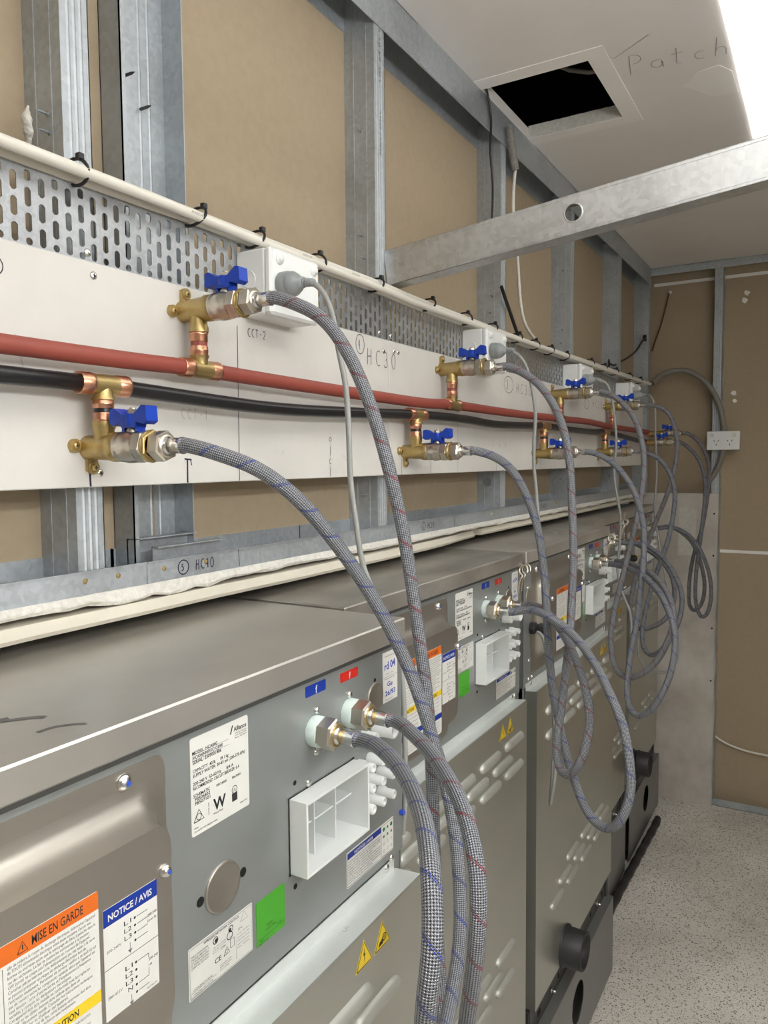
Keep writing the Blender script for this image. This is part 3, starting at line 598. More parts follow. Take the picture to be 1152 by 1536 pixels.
def m1(b):
    b.ribbon(circ(.441, 1.7065, .009, 18)+[(.45, 1.7065)], .0012, x)
    scrawl(b, 'CCT-2', x, .800, 1.689, .011, .0011, 0, .78)
    b.ribbon(circ(1.083, 1.7145, .013, 20, .016)+[(1.096, 1.7145)], .0012, x); scrawl(b, '4', x, 1.077, 1.706, .016, .0011)
    scrawl(b, 'HC30', x, 1.106, 1.684, .027, .0013, 0, .95, 0, .85)
    for y, z in ((.992, 1.555),): b.ribbon(circ(y, z, .003, 10)+[(y+.003, z)], .001, x)
    b.ribbon([(.992, 1.544), (.9915, 1.530)], .001, x); b.ribbon([(.994, 1.525), (.989, 1.523), (.990, 1.517), (.994, 1.517)], .001, x); b.ribbon([(.992, 1.512), (.991, 1.497)], .001, x)
pen(bd[0], 'marker', m1)
def m2(b):
    b.ribbon([(.540, 1.512), (.5405, 1.496)], .0024, x); b.ribbon([(.683, 1.524), (.6825, 1.496)], .0022, x)
    b.ribbon([(.678, 1.525), (.690, 1.524)], .002, x); b.ribbon([(.688, 1.524), (.690, 1.517)], .0015, x)
    b.ribbon([(.779, 1.70), (.7775, 1.496)], .0011, x)
pen(bd[0], 'marker', m2)
pen(bd[0], 'pencil', lambda b: (scrawl(b, 'CCT-1', x, .675, 1.574, .012, .0007, 0, .9), b.ribbon([(.46, 1.645), (.47, 1.60)], .0006, x), b.ribbon([(.60, 1.545), (.612, 1.545)], .0006, x)))
def m3(b):
    b.ribbon(circ(1.758, 1.703, .03, 20, .020)+[(1.788, 1.703)], .0013, x); scrawl(b, '3', x, 1.744, 1.692, .022, .0013)
    scrawl(b, 'HC30', x, 1.812, 1.687, .024, .0013, 0, 1.0, 0, 1.0)
    b.ribbon(circ(2.44, 1.698, .03, 16, .016)+[(2.47, 1.698)], .0014, x); scrawl(b, '2', x, 2.43, 1.690, .015, .0014)
    scrawl(b, 'HC20', x, 2.515, 1.692, .022, .0014, 0, 1.0, 0, 1.2)
    for y in (1.222, 1.34, 1.68, 2.00, 2.12, 2.30, 2.62, 2.75, 2.95): b.ribbon([(y, 1.525), (y, 1.496)], .001, x)
    for y in (1.70, 1.66, 1.74, 2.25): b.ribbon([(y, 1.62 if y > 2 else 1.552), (y, 1.628 if y > 2 else 1.560)], .001, x)
pen(bd[1], 'marker', m3)
pen(bd[1], 'pencil', lambda b: b.ribbon([(1.467, 1.73), (1.466, 1.497)], .0012, x))
for k, pts in ((0, ((.553, 1.719), (.553, 1.510), (1.16, 1.712), (.10, 1.72))), (1, ((1.197, 1.716), (1.212, 1.716), (2.0, 1.715), (2.9, 1.71)))):
    for y, z in pts: b = MB(); screw(b, BX, y, z); cross(b, BX+.0019, y, z, .0022, 1); b.build('screw', ['chrome', 'ink'], bd[k])

# ------------------------------------------------------------------ perforated cable tray
def slot(cy, cz, hw, hh, c=.0022):
    return [(cy+a, cz+d) for a, d in ((hw, -hh+c), (hw, hh-c), (hw-c, hh), (-hw+c, hh), (-hw, hh-c), (-hw, -hh+c), (-hw+c, -hh), (hw-c, -hh))]
def tray(y0, y1, lab):
    t = thing('cable_tray', lab, 'cable tray', (-.69, y0, 1.733)); b = MB(); P = .0154; x0, x1 = -.6895, -.6883
    z0, z1 = 1.731, 1.8135; n = int((y1-y0)/P); H_ = .0245
    for i in range(n):
        a = y0+i*P; c = a+P; m = (a+c)/2
        if i % 2 == 0:
            zz = [z0+.0025+k*H_ for k in range(4)]
            b.holed(0, x0, x1, a, c, z0, zz[0]+H_, slot(m, zz[0]+H_/2, .0036, .0092), wall=False)
            for k in (1, 2): b.holed(0, x0, x1, a, c, zz[k], zz[k+1], slot(m, zz[k]+H_/2, .0036, .0092), wall=False)
            b.box(x0, x1, a, c, zz[3], z1)
        else:
            b.holed(0, x0, x1, a, c, z0, z0+.0025+H_/2, [(m+.0038*math.cos(q), z0+.0085+.0038*math.sin(q)) for q in [2*PI*k/10 for k in range(10)]], wall=False)
            for k in range(2):
                zz = z0+.0025+H_/2+k*H_; b.holed(0, x0, x1, a, c, zz, zz+H_, slot(m, zz+H_/2, .0036, .0092), wall=False)
            zz = z0+.0025+H_*2.5; b.holed(0, x0, x1, a, c, zz, z1, slot(m, zz+.0085, .0036, .005, .0018), wall=False)
    b.box(x0, x1, y0+n*P, y1, z0, z1)
    b.build('perforated_side', 'tray', t)
    b = MB(); b.box(x0-.012, x1, y0, y1, z1-.0012, z1); b.box(x0-.004, x1+.0004, y0, y1, z0-.0006, z0+.0008); b.build('folded_edge', 'tray', t)
    b = MB()
    screw(b, x1, .553 if y0 < .5 else (1.16 if y0 < 1 else 1.20), 1.744); b.build('screw', 'chrome', t)
tray(.0, .7925, 'perforated steel cable tray left of the nearest power outlet')
tray(.8, 1.176, 'short perforated steel cable tray right of the nearest power outlet')
tray(1.178, 3.25, 'long perforated steel cable tray running past the far outlets')

# ------------------------------------------------------------------ white cables and black ties
ZC = [(-.8, 1.818), (.449, 1.818), (.70, 1.818), (.82, 1.817), (1.142, 1.816), (1.316, 1.813), (1.921, 1.817), (2.421, 1.824), (3.198, 1.834), (3.36, 1.838)]
for k, (dx, dz, ph, lab) in enumerate(((0.006, -.002, 0, 'thick white cable at the front of the bundle along the tray top'), (-.0045, .0062, 1.3, 'white cable riding on top of the bundle along the tray'), (-.0165, -.001, 2.2, 'white cable at the back of the bundle along the tray'))):
    P = spline([(-.672+dx+.0012*math.sin(y*5+ph), y, z+dz+.0012*math.sin(y*4+ph*2)) for y, z in ZC], .03)
    o = MB().tube(P, .0062 if k == 0 else .0052, 12).build('white_cable', 'whitecable', loc=(-.672+dx, 0, 1.8))
    tag(o, lab, 'cable')
    if k == 0:
        t = MB()
        for y in (.46, .52, .60, .68, .90, 1.03): put_text(t, '450/750V' if y < .65 else 'AS/NZS 5000', -.672+dx+.0060, y, 1.8155, .0042)
        t.build('lettering', 'greyink', o)
TY = ((.535, 'leftmost'), (.704, 'second'), (.815, 'just left of the nearest outlet'), (.959, 'above the right corner of the nearest outlet'), (1.13, 'just left of the brace end'), (1.325, 'between brace end and second outlet'), (1.498, 'just left of the second outlet'), (1.64, 'above the second outlet'), (1.80, 'first right of the second outlet'), (1.93, 'second right of the second outlet'), (2.05, 'third right of the second outlet'), (2.19, 'just left of the third outlet'), (2.46, 'first right of the third outlet'), (2.62, 'second right of the third outlet'), (2.78, 'third right of the third outlet'), (3.0, 'just right of the far outlet'), (3.18, 'at the far end of the tray'))
for i, (y, tx) in enumerate(TY):
    z = 1.8185 if y < 2.2 else 1.825+(y-2.2)*.009; X0 = -.674
    t = thing('cable_tie', 'black cable tie round the white cables, ' + tx, 'cable tie', (X0, y, z), 'black ties along the white cables')
    b = MB(); tilt = .006 if i % 3 else -.003
    b.tube([(X0-.0045+.0182*math.cos(q), y+tilt*math.sin(q), z+.0012+.0122*math.sin(q)) for q in [2*PI*k/20 for k in range(21)]], .0019, 6, caps=False); b.build('strap', 'tie', t)
    b = MB(); b.box(X0+.002, X0+.009, y+tilt-.0036, y+tilt+.0036, z+.0105, z+.0175, bev=.001); b.build('head', 'tie', t)

# ------------------------------------------------------------------ outlets on the tray, plugs, cords
BOX = [(.789, .895, -.629, 'nearest'), (1.506, 1.616, -.630, 'second nearest'), (2.212, 2.34, -.632, 'third'), (2.848, 2.98, -.628, 'farthest')]
CORD = PATHS['C']
def cordpts(k, step=.006): return relax(spline(CORD[k], step), 4)
for i, (y0, y1, xf, nm) in enumerate(BOX):
    t = thing('power_outlet', 'white surface power outlet box on the cable tray, ' + nm + ' of the four', 'outlet', (-.688, y0, 1.712), 'white outlets along the tray')
    z0, z1 = 1.713, 1.798
    b = MB(); b.box(-.688, xf-.012, y0, y1, z0, z1, bev=.002); b.build('back_box', 'white', t)
    b = MB(); b.box(xf-.012, xf, y0-.0008, y1+.0008, z0-.0008, z1+.0008, bev=.0035); fr = b.build('front_plate', 'white', t)
    for yy in (y0+.017, y1-.013): MB().lathe((xf, yy, z1-.013), (1, 0, 0), [(0, .0075), (.0012, .0075), (.002, .0062), (.002, .0055), (.0045, .005), (.005, .001)], 18).build('screw_cap', 'white', fr)
    b = MB(); b.lathe((-.667, y0, z1-.038), (0, -1, 0), [(0, .0115), (.0008, .0112), (.0008, .010), (.0002, .0095)], 24); b.build('knockout', 'white', t)
    b = MB(); b.box(xf, xf+.0004, y0+.075, y0+.0765, z0+.012, z0+.02); b.build('seam', 'greyink', fr)
    c0 = CORD[str(i+1)][0]; cy, cz = y0+.024 if i else .812, 1.752
    p = thing('power_plug', 'round grey plug in the ' + nm + ' white outlet, its grey cord drooping', 'plug', (xf, cy, cz), 'grey plugs in the outlets')
    b = MB(); b.lathe((xf+.0005, cy, cz), (1, 0, 0), [(0, .0165), (.001, .0172), (.011, .0172), (.012, .0162), (.0135, .0165), (.019, .0158), (.026, .0115), (.029, .008), (.034, .0072), (.034, .004)], 28); b.build('plug_body', 'greyplug', p)
    b = MB()
    for k in range(4): b.lathe((xf+.034+k*.0045, cy, cz-.0006*k), (1, .05, -.18), [(0, .0055), (.0006, .0062-.0004*k), (.003, .006-.0004*k), (.0035, .0045)], 14)
    b.build('strain_relief', 'greyplug', p)
    pts = [(xf+.034, cy, cz), (xf+.047, cy+.001, cz-.003)] + [q for q in CORD[str(i+1)] if q[0] > xf+.052]
    o = MB().tube(relax(spline(pts, .006), 4), .0037, 10).build('power_cord', 'greycord', p)
o = MB()
P = cordpts('conduit'); o.tube(P, .0125, 14, rf=lambda a: .0122+.0009*math.sin(a*2*PI/.006) if a < .28 else .0118); o2 = MB(); o2.tube(cordpts('conduit2'), .0115, 14)
cdt = thing('grey_conduit', 'thick grey flexible conduit arching down to the far wall socket', 'conduit', (-.39, 3.497, 1.6))
o.build('arch', 'conduit', cdt); o2.build('lower_length', 'conduit', cdt)
MB().cyl((-.393, 3.497, 1.628), (0, 0, 1), .0135, .03, 16).build('collar', 'conduit', cdt)
g = thing('wall_socket', 'white double wall socket on the far metal stud', 'socket', (-.393, 3.515, 1.558))
b = MB(); b.box(-.455, -.332, 3.484, 3.516, 1.558, 1.632, bev=.003); b.build('mounting_block', 'white', g)
b = MB(); b.box(-.457, -.330, 3.478, 3.485, 1.556, 1.634, bev=.002); fp = b.build('face_plate', 'white', g)
for xc in (-.42, -.368):
    b = MB()
    for dx, dz, a in ((-.008, .006, .5), (.008, .006, -.5), (0, -.010, 0)):
        c_, s_ = math.cos(a), math.sin(a); q = [(-.0011, -.0045), (.0011, -.0045), (.0011, .0045), (-.0011, .0045)]
        b.prism([(xc+dx+u*c_-v*s_, 1.588+dz+u*s_+v*c_) for u, v in q], 1, 3.4776, 3.4781)
    b.build('socket_slot', 'hole', fp)
for xc in (-.437, -.352):
    b = MB(); b.cyl((xc, 3.478, 1.617), (0, -1, 0), .0085, .002, 18); b.build('switch', 'sticker', fp)
tag(MB().tube(cordpts('orange', .02), .0028, 8).build('loose_wire', 'orangewire', loc=(-.66, 3.57, 2.1)), 'thin rust coloured wire hanging against the far wall', 'wire')
b = MB(); b.cyl((-.633, 3.583, 2.252), (0, -1, 0), .008, .003, 12); tag(b.build('wall_fitting', 'white', loc=(-.633, 3.58, 2.25)), 'small bright white fitting at the top of the rust wire', 'fitting')
tag(MB().tube(cordpts('white_floor', .01), .0045, 10).build('loose_cable', 'whitecable', loc=(-.3, 3.57, .26)), 'white cable sagging across the foot of the far wall', 'cable')
tag(MB().tube(cordpts('black_hatch', .01), .0028, 8).build('loose_cable', 'tie', loc=(-.69, 1.66, 2.3)), 'thin black cable dropping out of the ceiling hatch', 'cable')
tag(MB().tube(cordpts('black_mid', .01), .0045, 8).build('loose_cable', 'tie', loc=(-.69, 1.78, 1.9)), 'black cable slanting down behind the second outlet', 'cable')
b = MB(); b.tube(cordpts('flex', .002), .010, 12, rf=lambda a: .0098+.0011*math.sin(a*2*PI/.0055)); tag(b.build('flexible_conduit', 'conduit', loc=(-.685, 1.79, 2.27)), 'short grey corrugated conduit hanging below the ceiling hatch', 'conduit')
tag(MB().tube(cordpts('white_drop', .01), .0042, 8).build('loose_cable', 'whitecable', loc=(-.688, 1.83, 2.0)), 'white cable dropping from the corrugated conduit to the tray', 'cable')
b = MB(); P = cordpts('black_far', .01); b.tube(P, .004, 8); b.cyl(P[0], (1, 0, 0), .016, .002, 14); b.cyl(P[-1]+Vector((-.008, 0, 0)), (1, 0, 0), .014, .012, 12)
tag(b.build('loose_cable', 'tie', loc=(-.712, 3.1, 1.93)), 'black cable looped between the last two studs near the far corner', 'cable')

# ------------------------------------------------------------------ pipes with branches
PX = -.655
ZR = [(-.8, 1.629), (.428, 1.630), (.66, 1.632), (.806, 1.630), (1.228, 1.627), (1.38, 1.631), (1.69, 1.631), (2.085, 1.634), (2.35, 1.637), (2.70, 1.632), (3.268, 1.631)]
ZB = [(-.8, 1.602), (.427, 1.602), (.543, 1.602), (.575, 1.600), (.805, 1.593), (.998, 1.5965), (1.235, 1.604), (1.447, 1.605), (1.637, 1.601), (1.955, 1.609), (2.2, 1.607), (2.45, 1.608), (2.581, 1.612), (3.08, 1.593), (3.22, 1.593)]
YU, YL = (.682, 1.386, 2.085, 2.672), (.540, 1.232, 1.95, 2.577)
def pipe(name, lab, Z, r, m):
    o = MB().tube(spline([(PX, y, z) for y, z in Z], .03), r, 18).build(name, m, loc=(PX, 0, 1.6)); return tag(o, lab, 'pipe')
pipe('hot_water_pipe', 'long red lagged water pipe along the white backing boards', ZR, .0095, 'redpipe')
pipe('cold_water_pipe', 'long black lagged water pipe sagging below the red one', ZB, .0088, 'blackpipe')
NTH = ('nearest', 'second', 'third', 'fourth', 'farthest')
def zat(Z, y):
    for (a, za), (c, zc) in zip(Z, Z[1:]):
        if a <= y <= c: return za+(zc-za)*(y-a)/(c-a)
def branch(y, zv, zt, hot, i):
    t = thing('pipe_branch', f'{NTH[i]} brass and copper branch off the {"red pipe, rising to its tap" if hot else "black pipe, dropping to its tap"}', 'pipe fitting', (PX, y, min(zv, zt)), 'branches off the two water pipes')
    s = 1 if zt < zv else -1            # tee below the tap (hot) or above it (cold)
    b = MB(); b.lathe((BX, y, zv), (1, 0, 0), [(0, .013), (.004, .013), (.010, .0125), (.025, .0135), (.038, .0142), (.040, .0155), (.052, .0155), (.054, .013)], 22)
    b.lathe((PX, y, zv), (0, 0, -s), [(.004, .0105), (.018, .0105), (.021, .0118), (.027, .0118)], 20); b.build('wall_elbow', 'brass', t)
    for dy, dz in ((-.019, -.002*s), (.003, .021*s)):
        b = MB(); b.lathe((BX, y+dy, zv+dz), (1, 0, 0), [(0, .0072), (.004, .0072), (.005, .0062)], 16); b.box(BX, BX+.004, min(y, y+dy)-.005, max(y, y+dy)+.005, min(zv, zv+dz)-.004, max(zv, zv+dz)+.004)
        lg = b.build('lug', 'brass', t)
        b = MB(); screw(b, BX+.005, y+dy, zv+dz, .004); cross(b, BX+.0069, y+dy, zv+dz, .002, 1); b.build('screw', ['brass', 'ink'], lg)
    L0, L1 = zv-s*.024, zt+s*.013; H_ = abs(L1-L0)
    segs = [('copper_sleeve', 'copper', 0, .42, .0108), ('colour_band', 'redpipe' if hot else 'blackpipe', .40, .60, .0098), ('copper_sleeve', 'copper', .58, 1, .0108)]
    for nm, m, a, c, r in segs:
        za = L0+(L1-L0)*a; b = MB(); LL = H_*(c-a)
        b.lathe((PX, y, za), (0, 0, -s), [(0, r*.97), (.001, r), (LL*.3, r), (LL*.36, r*1.05), (LL*.44, r), (LL-.001, r), (LL, r*.97)] if m == 'copper' else [(0, r), (LL, r)], 20); b.build(nm, m, t)
    b = MB(); b.lathe((PX, y-.016, zt), (0, 1, 0), [(0, .0112), (.006, .0106), (.016, .0112), (.026, .0106), (.032, .0112)], 20); b.lathe((PX, y, zt), (0, 0, s), [(.004, .0102), (.012, .0102), (.016, .0122)], 18); b.build('tee_body', 'brass', t)
    for a in (-.031, .015):
        b = MB(); b.lathe((PX, y+a, zt), (0, 1, 0), [(0, .0109), (.001, .0115), (.010, .0115), (.012, .0120), (.015, .0118), (.016, .0108)], 20); b.build('copper_sleeve', 'copper', t)
def valve(x0, y, z, hot, i, tail=None):
    where = ('red pipe' if hot else 'black pipe')
    t = thing('ball_valve', f'{NTH[i]} blue handled nickel ball valve on the {where}', 'valve', (x0, y, z), 'blue handled ball valves')
    b = MB(); b.lathe((x0, y, z), (1, 0, 0), [(0, .0125), (.001, .0145), (.006, .0145), (.007, .0158), (.010, .0158), (.012, .0150), (.018, .0168), (.026, .0165), (.030, .0152), (.032, .0158), (.034, .0152)], 24)
    b.build('valve_body', 'nickel', t)
    b = MB(); b.hexn((x0+.034, y, z), (1, 0, 0), .0172, .013, ph=.2); b.build('hex_end', 'nickel', t)
    b = MB(); b.lathe((x0+.047, y, z), (1, 0, 0), [(0, .0155), (.0015, .0165), (.003, .0165), (.004, .013), (.006, .0125)], 20); b.hexn((x0+.0485, y, z), (1, 0, 0), .0165, .0045, ph=.5); b.build('brass_ring', 'brass', t)
    xs = x0+.024
    b = MB(); b.lathe((xs, y, z+.013), (0, 0, 1), [(0, .0075), (.004, .007), (.006, .0055), (.012, .0052)], 16); st = b.build('valve_stem', 'nickel', t)
    zh = z+.024; c = .0
    pr = [(-.0115, .001), (-.022, -.003), (-.0265, .000), (-.0255, .0140), (-.020, .0150), (-.0085, .0085), (.0085, .0085), (.020, .0170), (.0260, .0162), (.0272, .001), (.022, -.002), (.0115, .001), (.0095, -.005), (-.0095, -.005)]
    b = MB(); b.prism([(xs+u, zh+v) for u, v in pr], 1, y-.0075, y+.0075)
    b.cyl((xs, y, zh-.003), (0, 0, 1), .0095, .012, 16)
    for sg in (-1, 1): b.box(xs+sg*.0095-.002, xs+sg*.0095+.002, y-.005, y+.005, zh-.009, zh+.002)
    b.build('handle', 'handle', t)
    b = MB(); b.hexn((xs, y, zh+.0085), (0, 0, 1), .0065, .005); b.cyl((xs, y, zh+.012), (0, 0, 1), .0035, .0035, 12); b.build('handle_nut', 'nickel', t)
    b = MB(); b.box(xs-.010, xs-.001, y-.0169, y-.0166, z-.006, z+.006); 
    return t
def nut(t, p, d, r, L, n=6):
    b = MB(); b.hexn(p, d, r, L, ph=.35); b.lathe(p, d, [(L, r*.78), (L+.0015, r*.74), (L+.002, r*.6)], 18); return b.build('coupling_nut', 'nickel', t)
def ferrule(t, p, d, L):
    b = MB(); b.lathe(p, d, [(0, .0085), (.0025, .0088), (.003, .0074), (.006, .0074), (.0065, .0079), (L-.003, .0079), (L-.002, .0084), (L, .0084)], 20); return b.build('crimp_ferrule', 'chrome', t)
def hose(key, hot, lab, p):
    pts = [Vector(q) for q in PATHS['H'][key]]
    s, e = pts[0], pts[-1]; X = Vector((1, 0, 0))
    t = thing('braided_hose', lab, 'hose', tuple(s), 'braided washer supply hoses')
    path = [s, s+X*.012+Vector((0, 0, -.0004))]+[q for q in pts[1:-1] if (q-s).length > .025 and (q-e).length > .022]+[e+X*.014+Vector((0, 0, .0003)), e]
    P = relax(spline(path, .005), 10)
    MB().tube(P, .0074, 18, uv=True).build('braid', 'braid_red' if hot else 'braid_blue', t)
    nut(t, s-X*.036, X, .0158, .015); ferrule(t, s-X*.021, X, .022)
    nut(t, (p+.011, e.y, e.z), X, .0165, .017)
    b = MB(); b.lathe((p+.028, e.y, e.z), X, [(0, .012), (.001, .0125), (.0025, .0115)], 16); b.build('brass_ring', 'brass', t)
    ferrule(t, (p+.029, e.y, e.z), X, e.x-p-.027)
HN = ('nearest washer', 'second washer', 'third washer', 'fourth washer', 'farthest washer')
PP = (-.457, -.557, -.557, -.65, -.65)
for i in range(4):
    branch(YU[i], 1.702, zat(ZR, YU[i]), True, i); branch(YL[i], 1.537 if i < 3 else 1.545, zat(ZB, YL[i]), False, i)
    valve(-.635, YU[i], 1.702, True, i); valve(-.635, YL[i], 1.537 if i < 3 else 1.545, False, i)
for i in range(5):
    hose('h%d' % (i+1), True, f'grey braided hose with red flecks looping to the {HN[i]}', PP[i])
    hose('c%d' % (i+1), False, f'grey braided hose with blue flecks looping to the {HN[i]}', PP[i])
for (x0, y, z, hot, pz) in ((-.603, 3.30, 1.623, True, 1.631), (-.624, 3.25, 1.587, False, 1.593)):
    t = thing('pipe_branch', 'brass end elbow closing the ' + ('red' if hot else 'black') + ' pipe at the far end of the board', 'pipe fitting', (PX, y, z), 'branches off the two water pipes')
    b = MB(); b.lathe((PX, y-.03, z), (0, 1, 0), [(0, .0118), (.03, .0118), (.036, .013), (.042, .010)], 18); b.lathe((PX-.006, y, z), (1, 0, 0), [(0, .012), (x0-PX, .0135), (x0-PX+.008, .013)], 18); b.build('wall_elbow', 'brass', t)
    b = MB(); b.lathe((PX, y-.055, z), (0, 1, 0), [(0, .0112), (.026, .0112)], 18); b.build('copper_sleeve', 'copper', t)
    valve(x0, y, z, hot, 4)
# ------------------------------------------------------------------ washers
def label(parent, name, x, y0, y1, z0, z1, m='sticker', r=.002, fn=None):
    b = MB(); b.prism(rrect(y0, y1, z0, z1, r), 0, x, x+.0004); o = b.build(name, m, parent)
    if fn:
        t = MB(); fn(t, x+.0006, y0, y1, z0, z1); t.build('lettering', ['ink', 'blue', 'orange', 'yellow', 'greyink', 'sticker', 'dotgreen', 'bluepen', 'red'], o)
    return o
def rect(t, x, y0, y1, z0, z1, mi): t.add([(x, y0, z0), (x, y1, z0), (x, y1, z1), (x, y0, z1)], [(0, 1, 2, 3)], False, mi)
def line(t, x, y0, z0, y1, z1, wd=.0004, mi=0): t.ribbon([(y0, z0), (y1, z1)], wd, x, mi)
def loopline(t, x, pts, wd, mi=0): t.ribbon(list(pts)+[pts[0]], wd, x, mi)
def p_model(t, x, y0, y1, z0, z1):
    w = y1-y0; a = y0+.0025; T = lambda s, dz, wd, h=.0042, dy=0, b=.012: put_text(t, s, x, a+dy, z1-dz, h, 0, wd, b)
    put_text(t, 'Alliance', x, y1-.0195, z1-.010, .0058, 0, .017, .02); t.add([(x, y1-.0245, z1-.0115), (x, y1-.023, z1-.0115), (x, y1-.020, z1-.004), (x, y1-.0215, z1-.004)], [(0, 1, 2, 3)])
    for k, s in enumerate(('Laundry Systems', 'P.O. Box 990', 'Ripon, WI 54971')): put_text(t, s, x, y1-.018, z1-.0125-.0022*k, .0018, 0, .0155)
    T('MODEL  HCA040', .0145, .030); T('HCA040NNFFXC1Q3000', .0185, .036, dy=.001); T('SERIAL: 2309001486', .0225, .035)
    loopline(t, x, [(a+.0, z1-.0195), (a+.045, z1-.0195), (a+.045, z1-.0145), (a+.0, z1-.0145)], .0003, 4)
    T('CAPACITY  40 lb     18.1 kg', .030, .044); T('SUPPLY WATER: 30-85 psi (200-570 kPa)', .034, .066)
    T('200-240 V  50-60 Hz      8/4 A', .041, .050); T('RECOMMENDED CIRCUIT BREAKER: 6 A', .045, .058)
    T('SCHEMATIC', .0515, .020); T('F8506802', .055, .018, dy=.002); T('F8507101', .0585, .018, dy=.002); T('F8734505', .052, .013, .0032, .028); T('F8670901', .0525, .012, .0032, .048)
    c = y0+.0085; zz = z1-.069; loopline(t, x, [(c-.006, zz-.004), (c+.006, zz-.004), (c, zz+.006)], .0009); loopline(t, x, circ(c, zz-.0005, .0028, 14), .0006)
    put_text(t, 'W', x, y0+.026, zz-.003, .0145, 0, .016, .03); put_text(t, 'WaterMark', x, y0+.026, zz-.0065, .0025, 0, .012)
    put_text(t, 'AS/NZS 3499', x, y0+.021, zz-.004, .0018, 0, .011, rot=PI/2)
    rect(t, x, y0+.050, y0+.057, zz-.0045, zz+.003, 0); loopline(t, x, circ(y0+.0535, zz+.006, .0034, 16), .0006); put_text(t, 'UL', x, y0+.0515, zz+.0045, .004, 0, .004)
    put_text(t, 'MFR#', x, a, z0+.006, .0022, 0, .005); put_text(t, 'COUNTRY OF ORIGIN: CHN', x, a, z0+.003, .0022, 0, .028); put_text(t, 'F8681909', x, y1-.013, z0+.006, .002, 0, .010)
FR = ("afin de réduire le risque de décharge électrique, débrancher l'appareil", "de TOUTE alimentation électrique avant toute tentative d'accès aux", "bornes ou entretien autre que le nettoyage du filtre à peluche dans le", "cas des sécheuses. Le fait de mettre les commandes à la position", "OFF (arrêt) ne coupe pas l'alimentation en courant de l'appareil.", "Certaines pièces internes n'ont délibérément pas été mises à la terre", "et peuvent présenter un risque de décharge électrique lors de", "l'entretien seulement. Personnel de service : veiller à ce qu'il n'y ait", "pas de contact entre les composants suivants alors que l'appareil est", "sous tension : carte d'entrée/sortie et l'emplacement à fréquence", "variable, y compris les dissipateurs thermiques.", "Cet appareil doit être installé en conformité avec les règles en", "vigueur et les câbles doivent être utilisés que dans un", "espace suffisamment ventilé. Consulter les instructions techniques", "avant d'installer et d'utiliser cet appareil.", "Pour réduire le risque de feu, cette laveuse-essoreuse doit être", "installée sur un plancher en béton sans revêtement.")
EN = ("Before any service or maintenance, disconnect", "ALL electrical power to the washer.", "Turning the controls to the OFF position", "does not disconnect the power supply.", "Some internal parts are not grounded and", "may present a risk of electric shock", "only during servicing.")
def p_warn(t, x, y0, y1, z0, z1):
    m = (y0+y1)/2; H_ = z1-z0
    def band(za, h, mi): rect(t, x-.0001, y0, y1, za, za+h, mi)
    band(z1-.0125, .0125, 2); zy = z0+H_*.44; band(zy, .0085, 3); zb_ = z0+H_*.175; band(zb_, .0085, 1)
    put_text(t, 'WARNING', x, y0+.020, z1-.0095, .0085, 0, .030, .02); put_text(t, 'MISE EN GARDE', x, m+.020, z1-.0095, .0085, 0, .038, .012)
    put_text(t, 'CAUTION', x, y0+.022, zy+.0016, .0065, 0, .025, .02); put_text(t, 'ATTENTION', x, m+.024, zy+.0016, .0065, 0, .028, .02)
    put_text(t, 'NOTICE', x, y0+.022, zb_+.0018, .006, 5, .02, .02); put_text(t, 'AVIS', x, m+.026, zb_+.0018, .006, 5, .014, .02)
    for yy, zz, mi, h in ((m+.010, z1-.0105, 0, .008), (m+.018, zy+.001, 0, .0065), (y0+.012, z1-.0105, 0, .008)): loopline(t, x, [(yy, zz), (yy+h*.9, zz), (yy+h*.45, zz+h*.85)], .0006, mi); line(t, x, yy+h*.45, zz+.0015, yy+h*.45, zz+h*.6, .0008, mi)
    wd = m-y0-.006
    za, zc = z1-.0165, zy+.012; n = len(FR)
    for k, s in enumerate(FR): put_text(t, s, x, m+.003, za-(za-zc)*k/(n-1), .0031, 4, wd*min(1, len(s)/70))
    for k in range(14): put_text(t, EN[k % 7], x, y0+.003, za-(za-zc)*k/13-.002*(k >= 7), .0031, 4, wd*min(1, len(EN[k % 7])/46))
    for k, s in enumerate(("Pour un rinçage avec des vitesses supérieures", "contient trop d'eau chaude à l'alimentation", "maximale d'eau chaude : 82 °C (180 °F)", "température minimale : 50 °C (122 °F)", "la chaleur excessive peut brûler la peau")):
        zz = zy-.004-(zy-zb_-.0125)*k/4*.98; put_text(t, s, x, m+.003, zz, .0031, 4, wd*.9); put_text(t, EN[k], x, y0+.003, zz, .0031, 4, wd*.9)
    for k in range(5):
        zz = zb_-.005-(zb_-z0-.009)*k/4; put_text(t, FR[k+9], x, m+.003, zz, .0029, 4, wd*.92); put_text(t, EN[(k+2) % 7], x, y0+.003, zz, .0029, 4, wd*.85)
    line(t, x, m, z1-.014, m, z0+.002, .0004, 4)
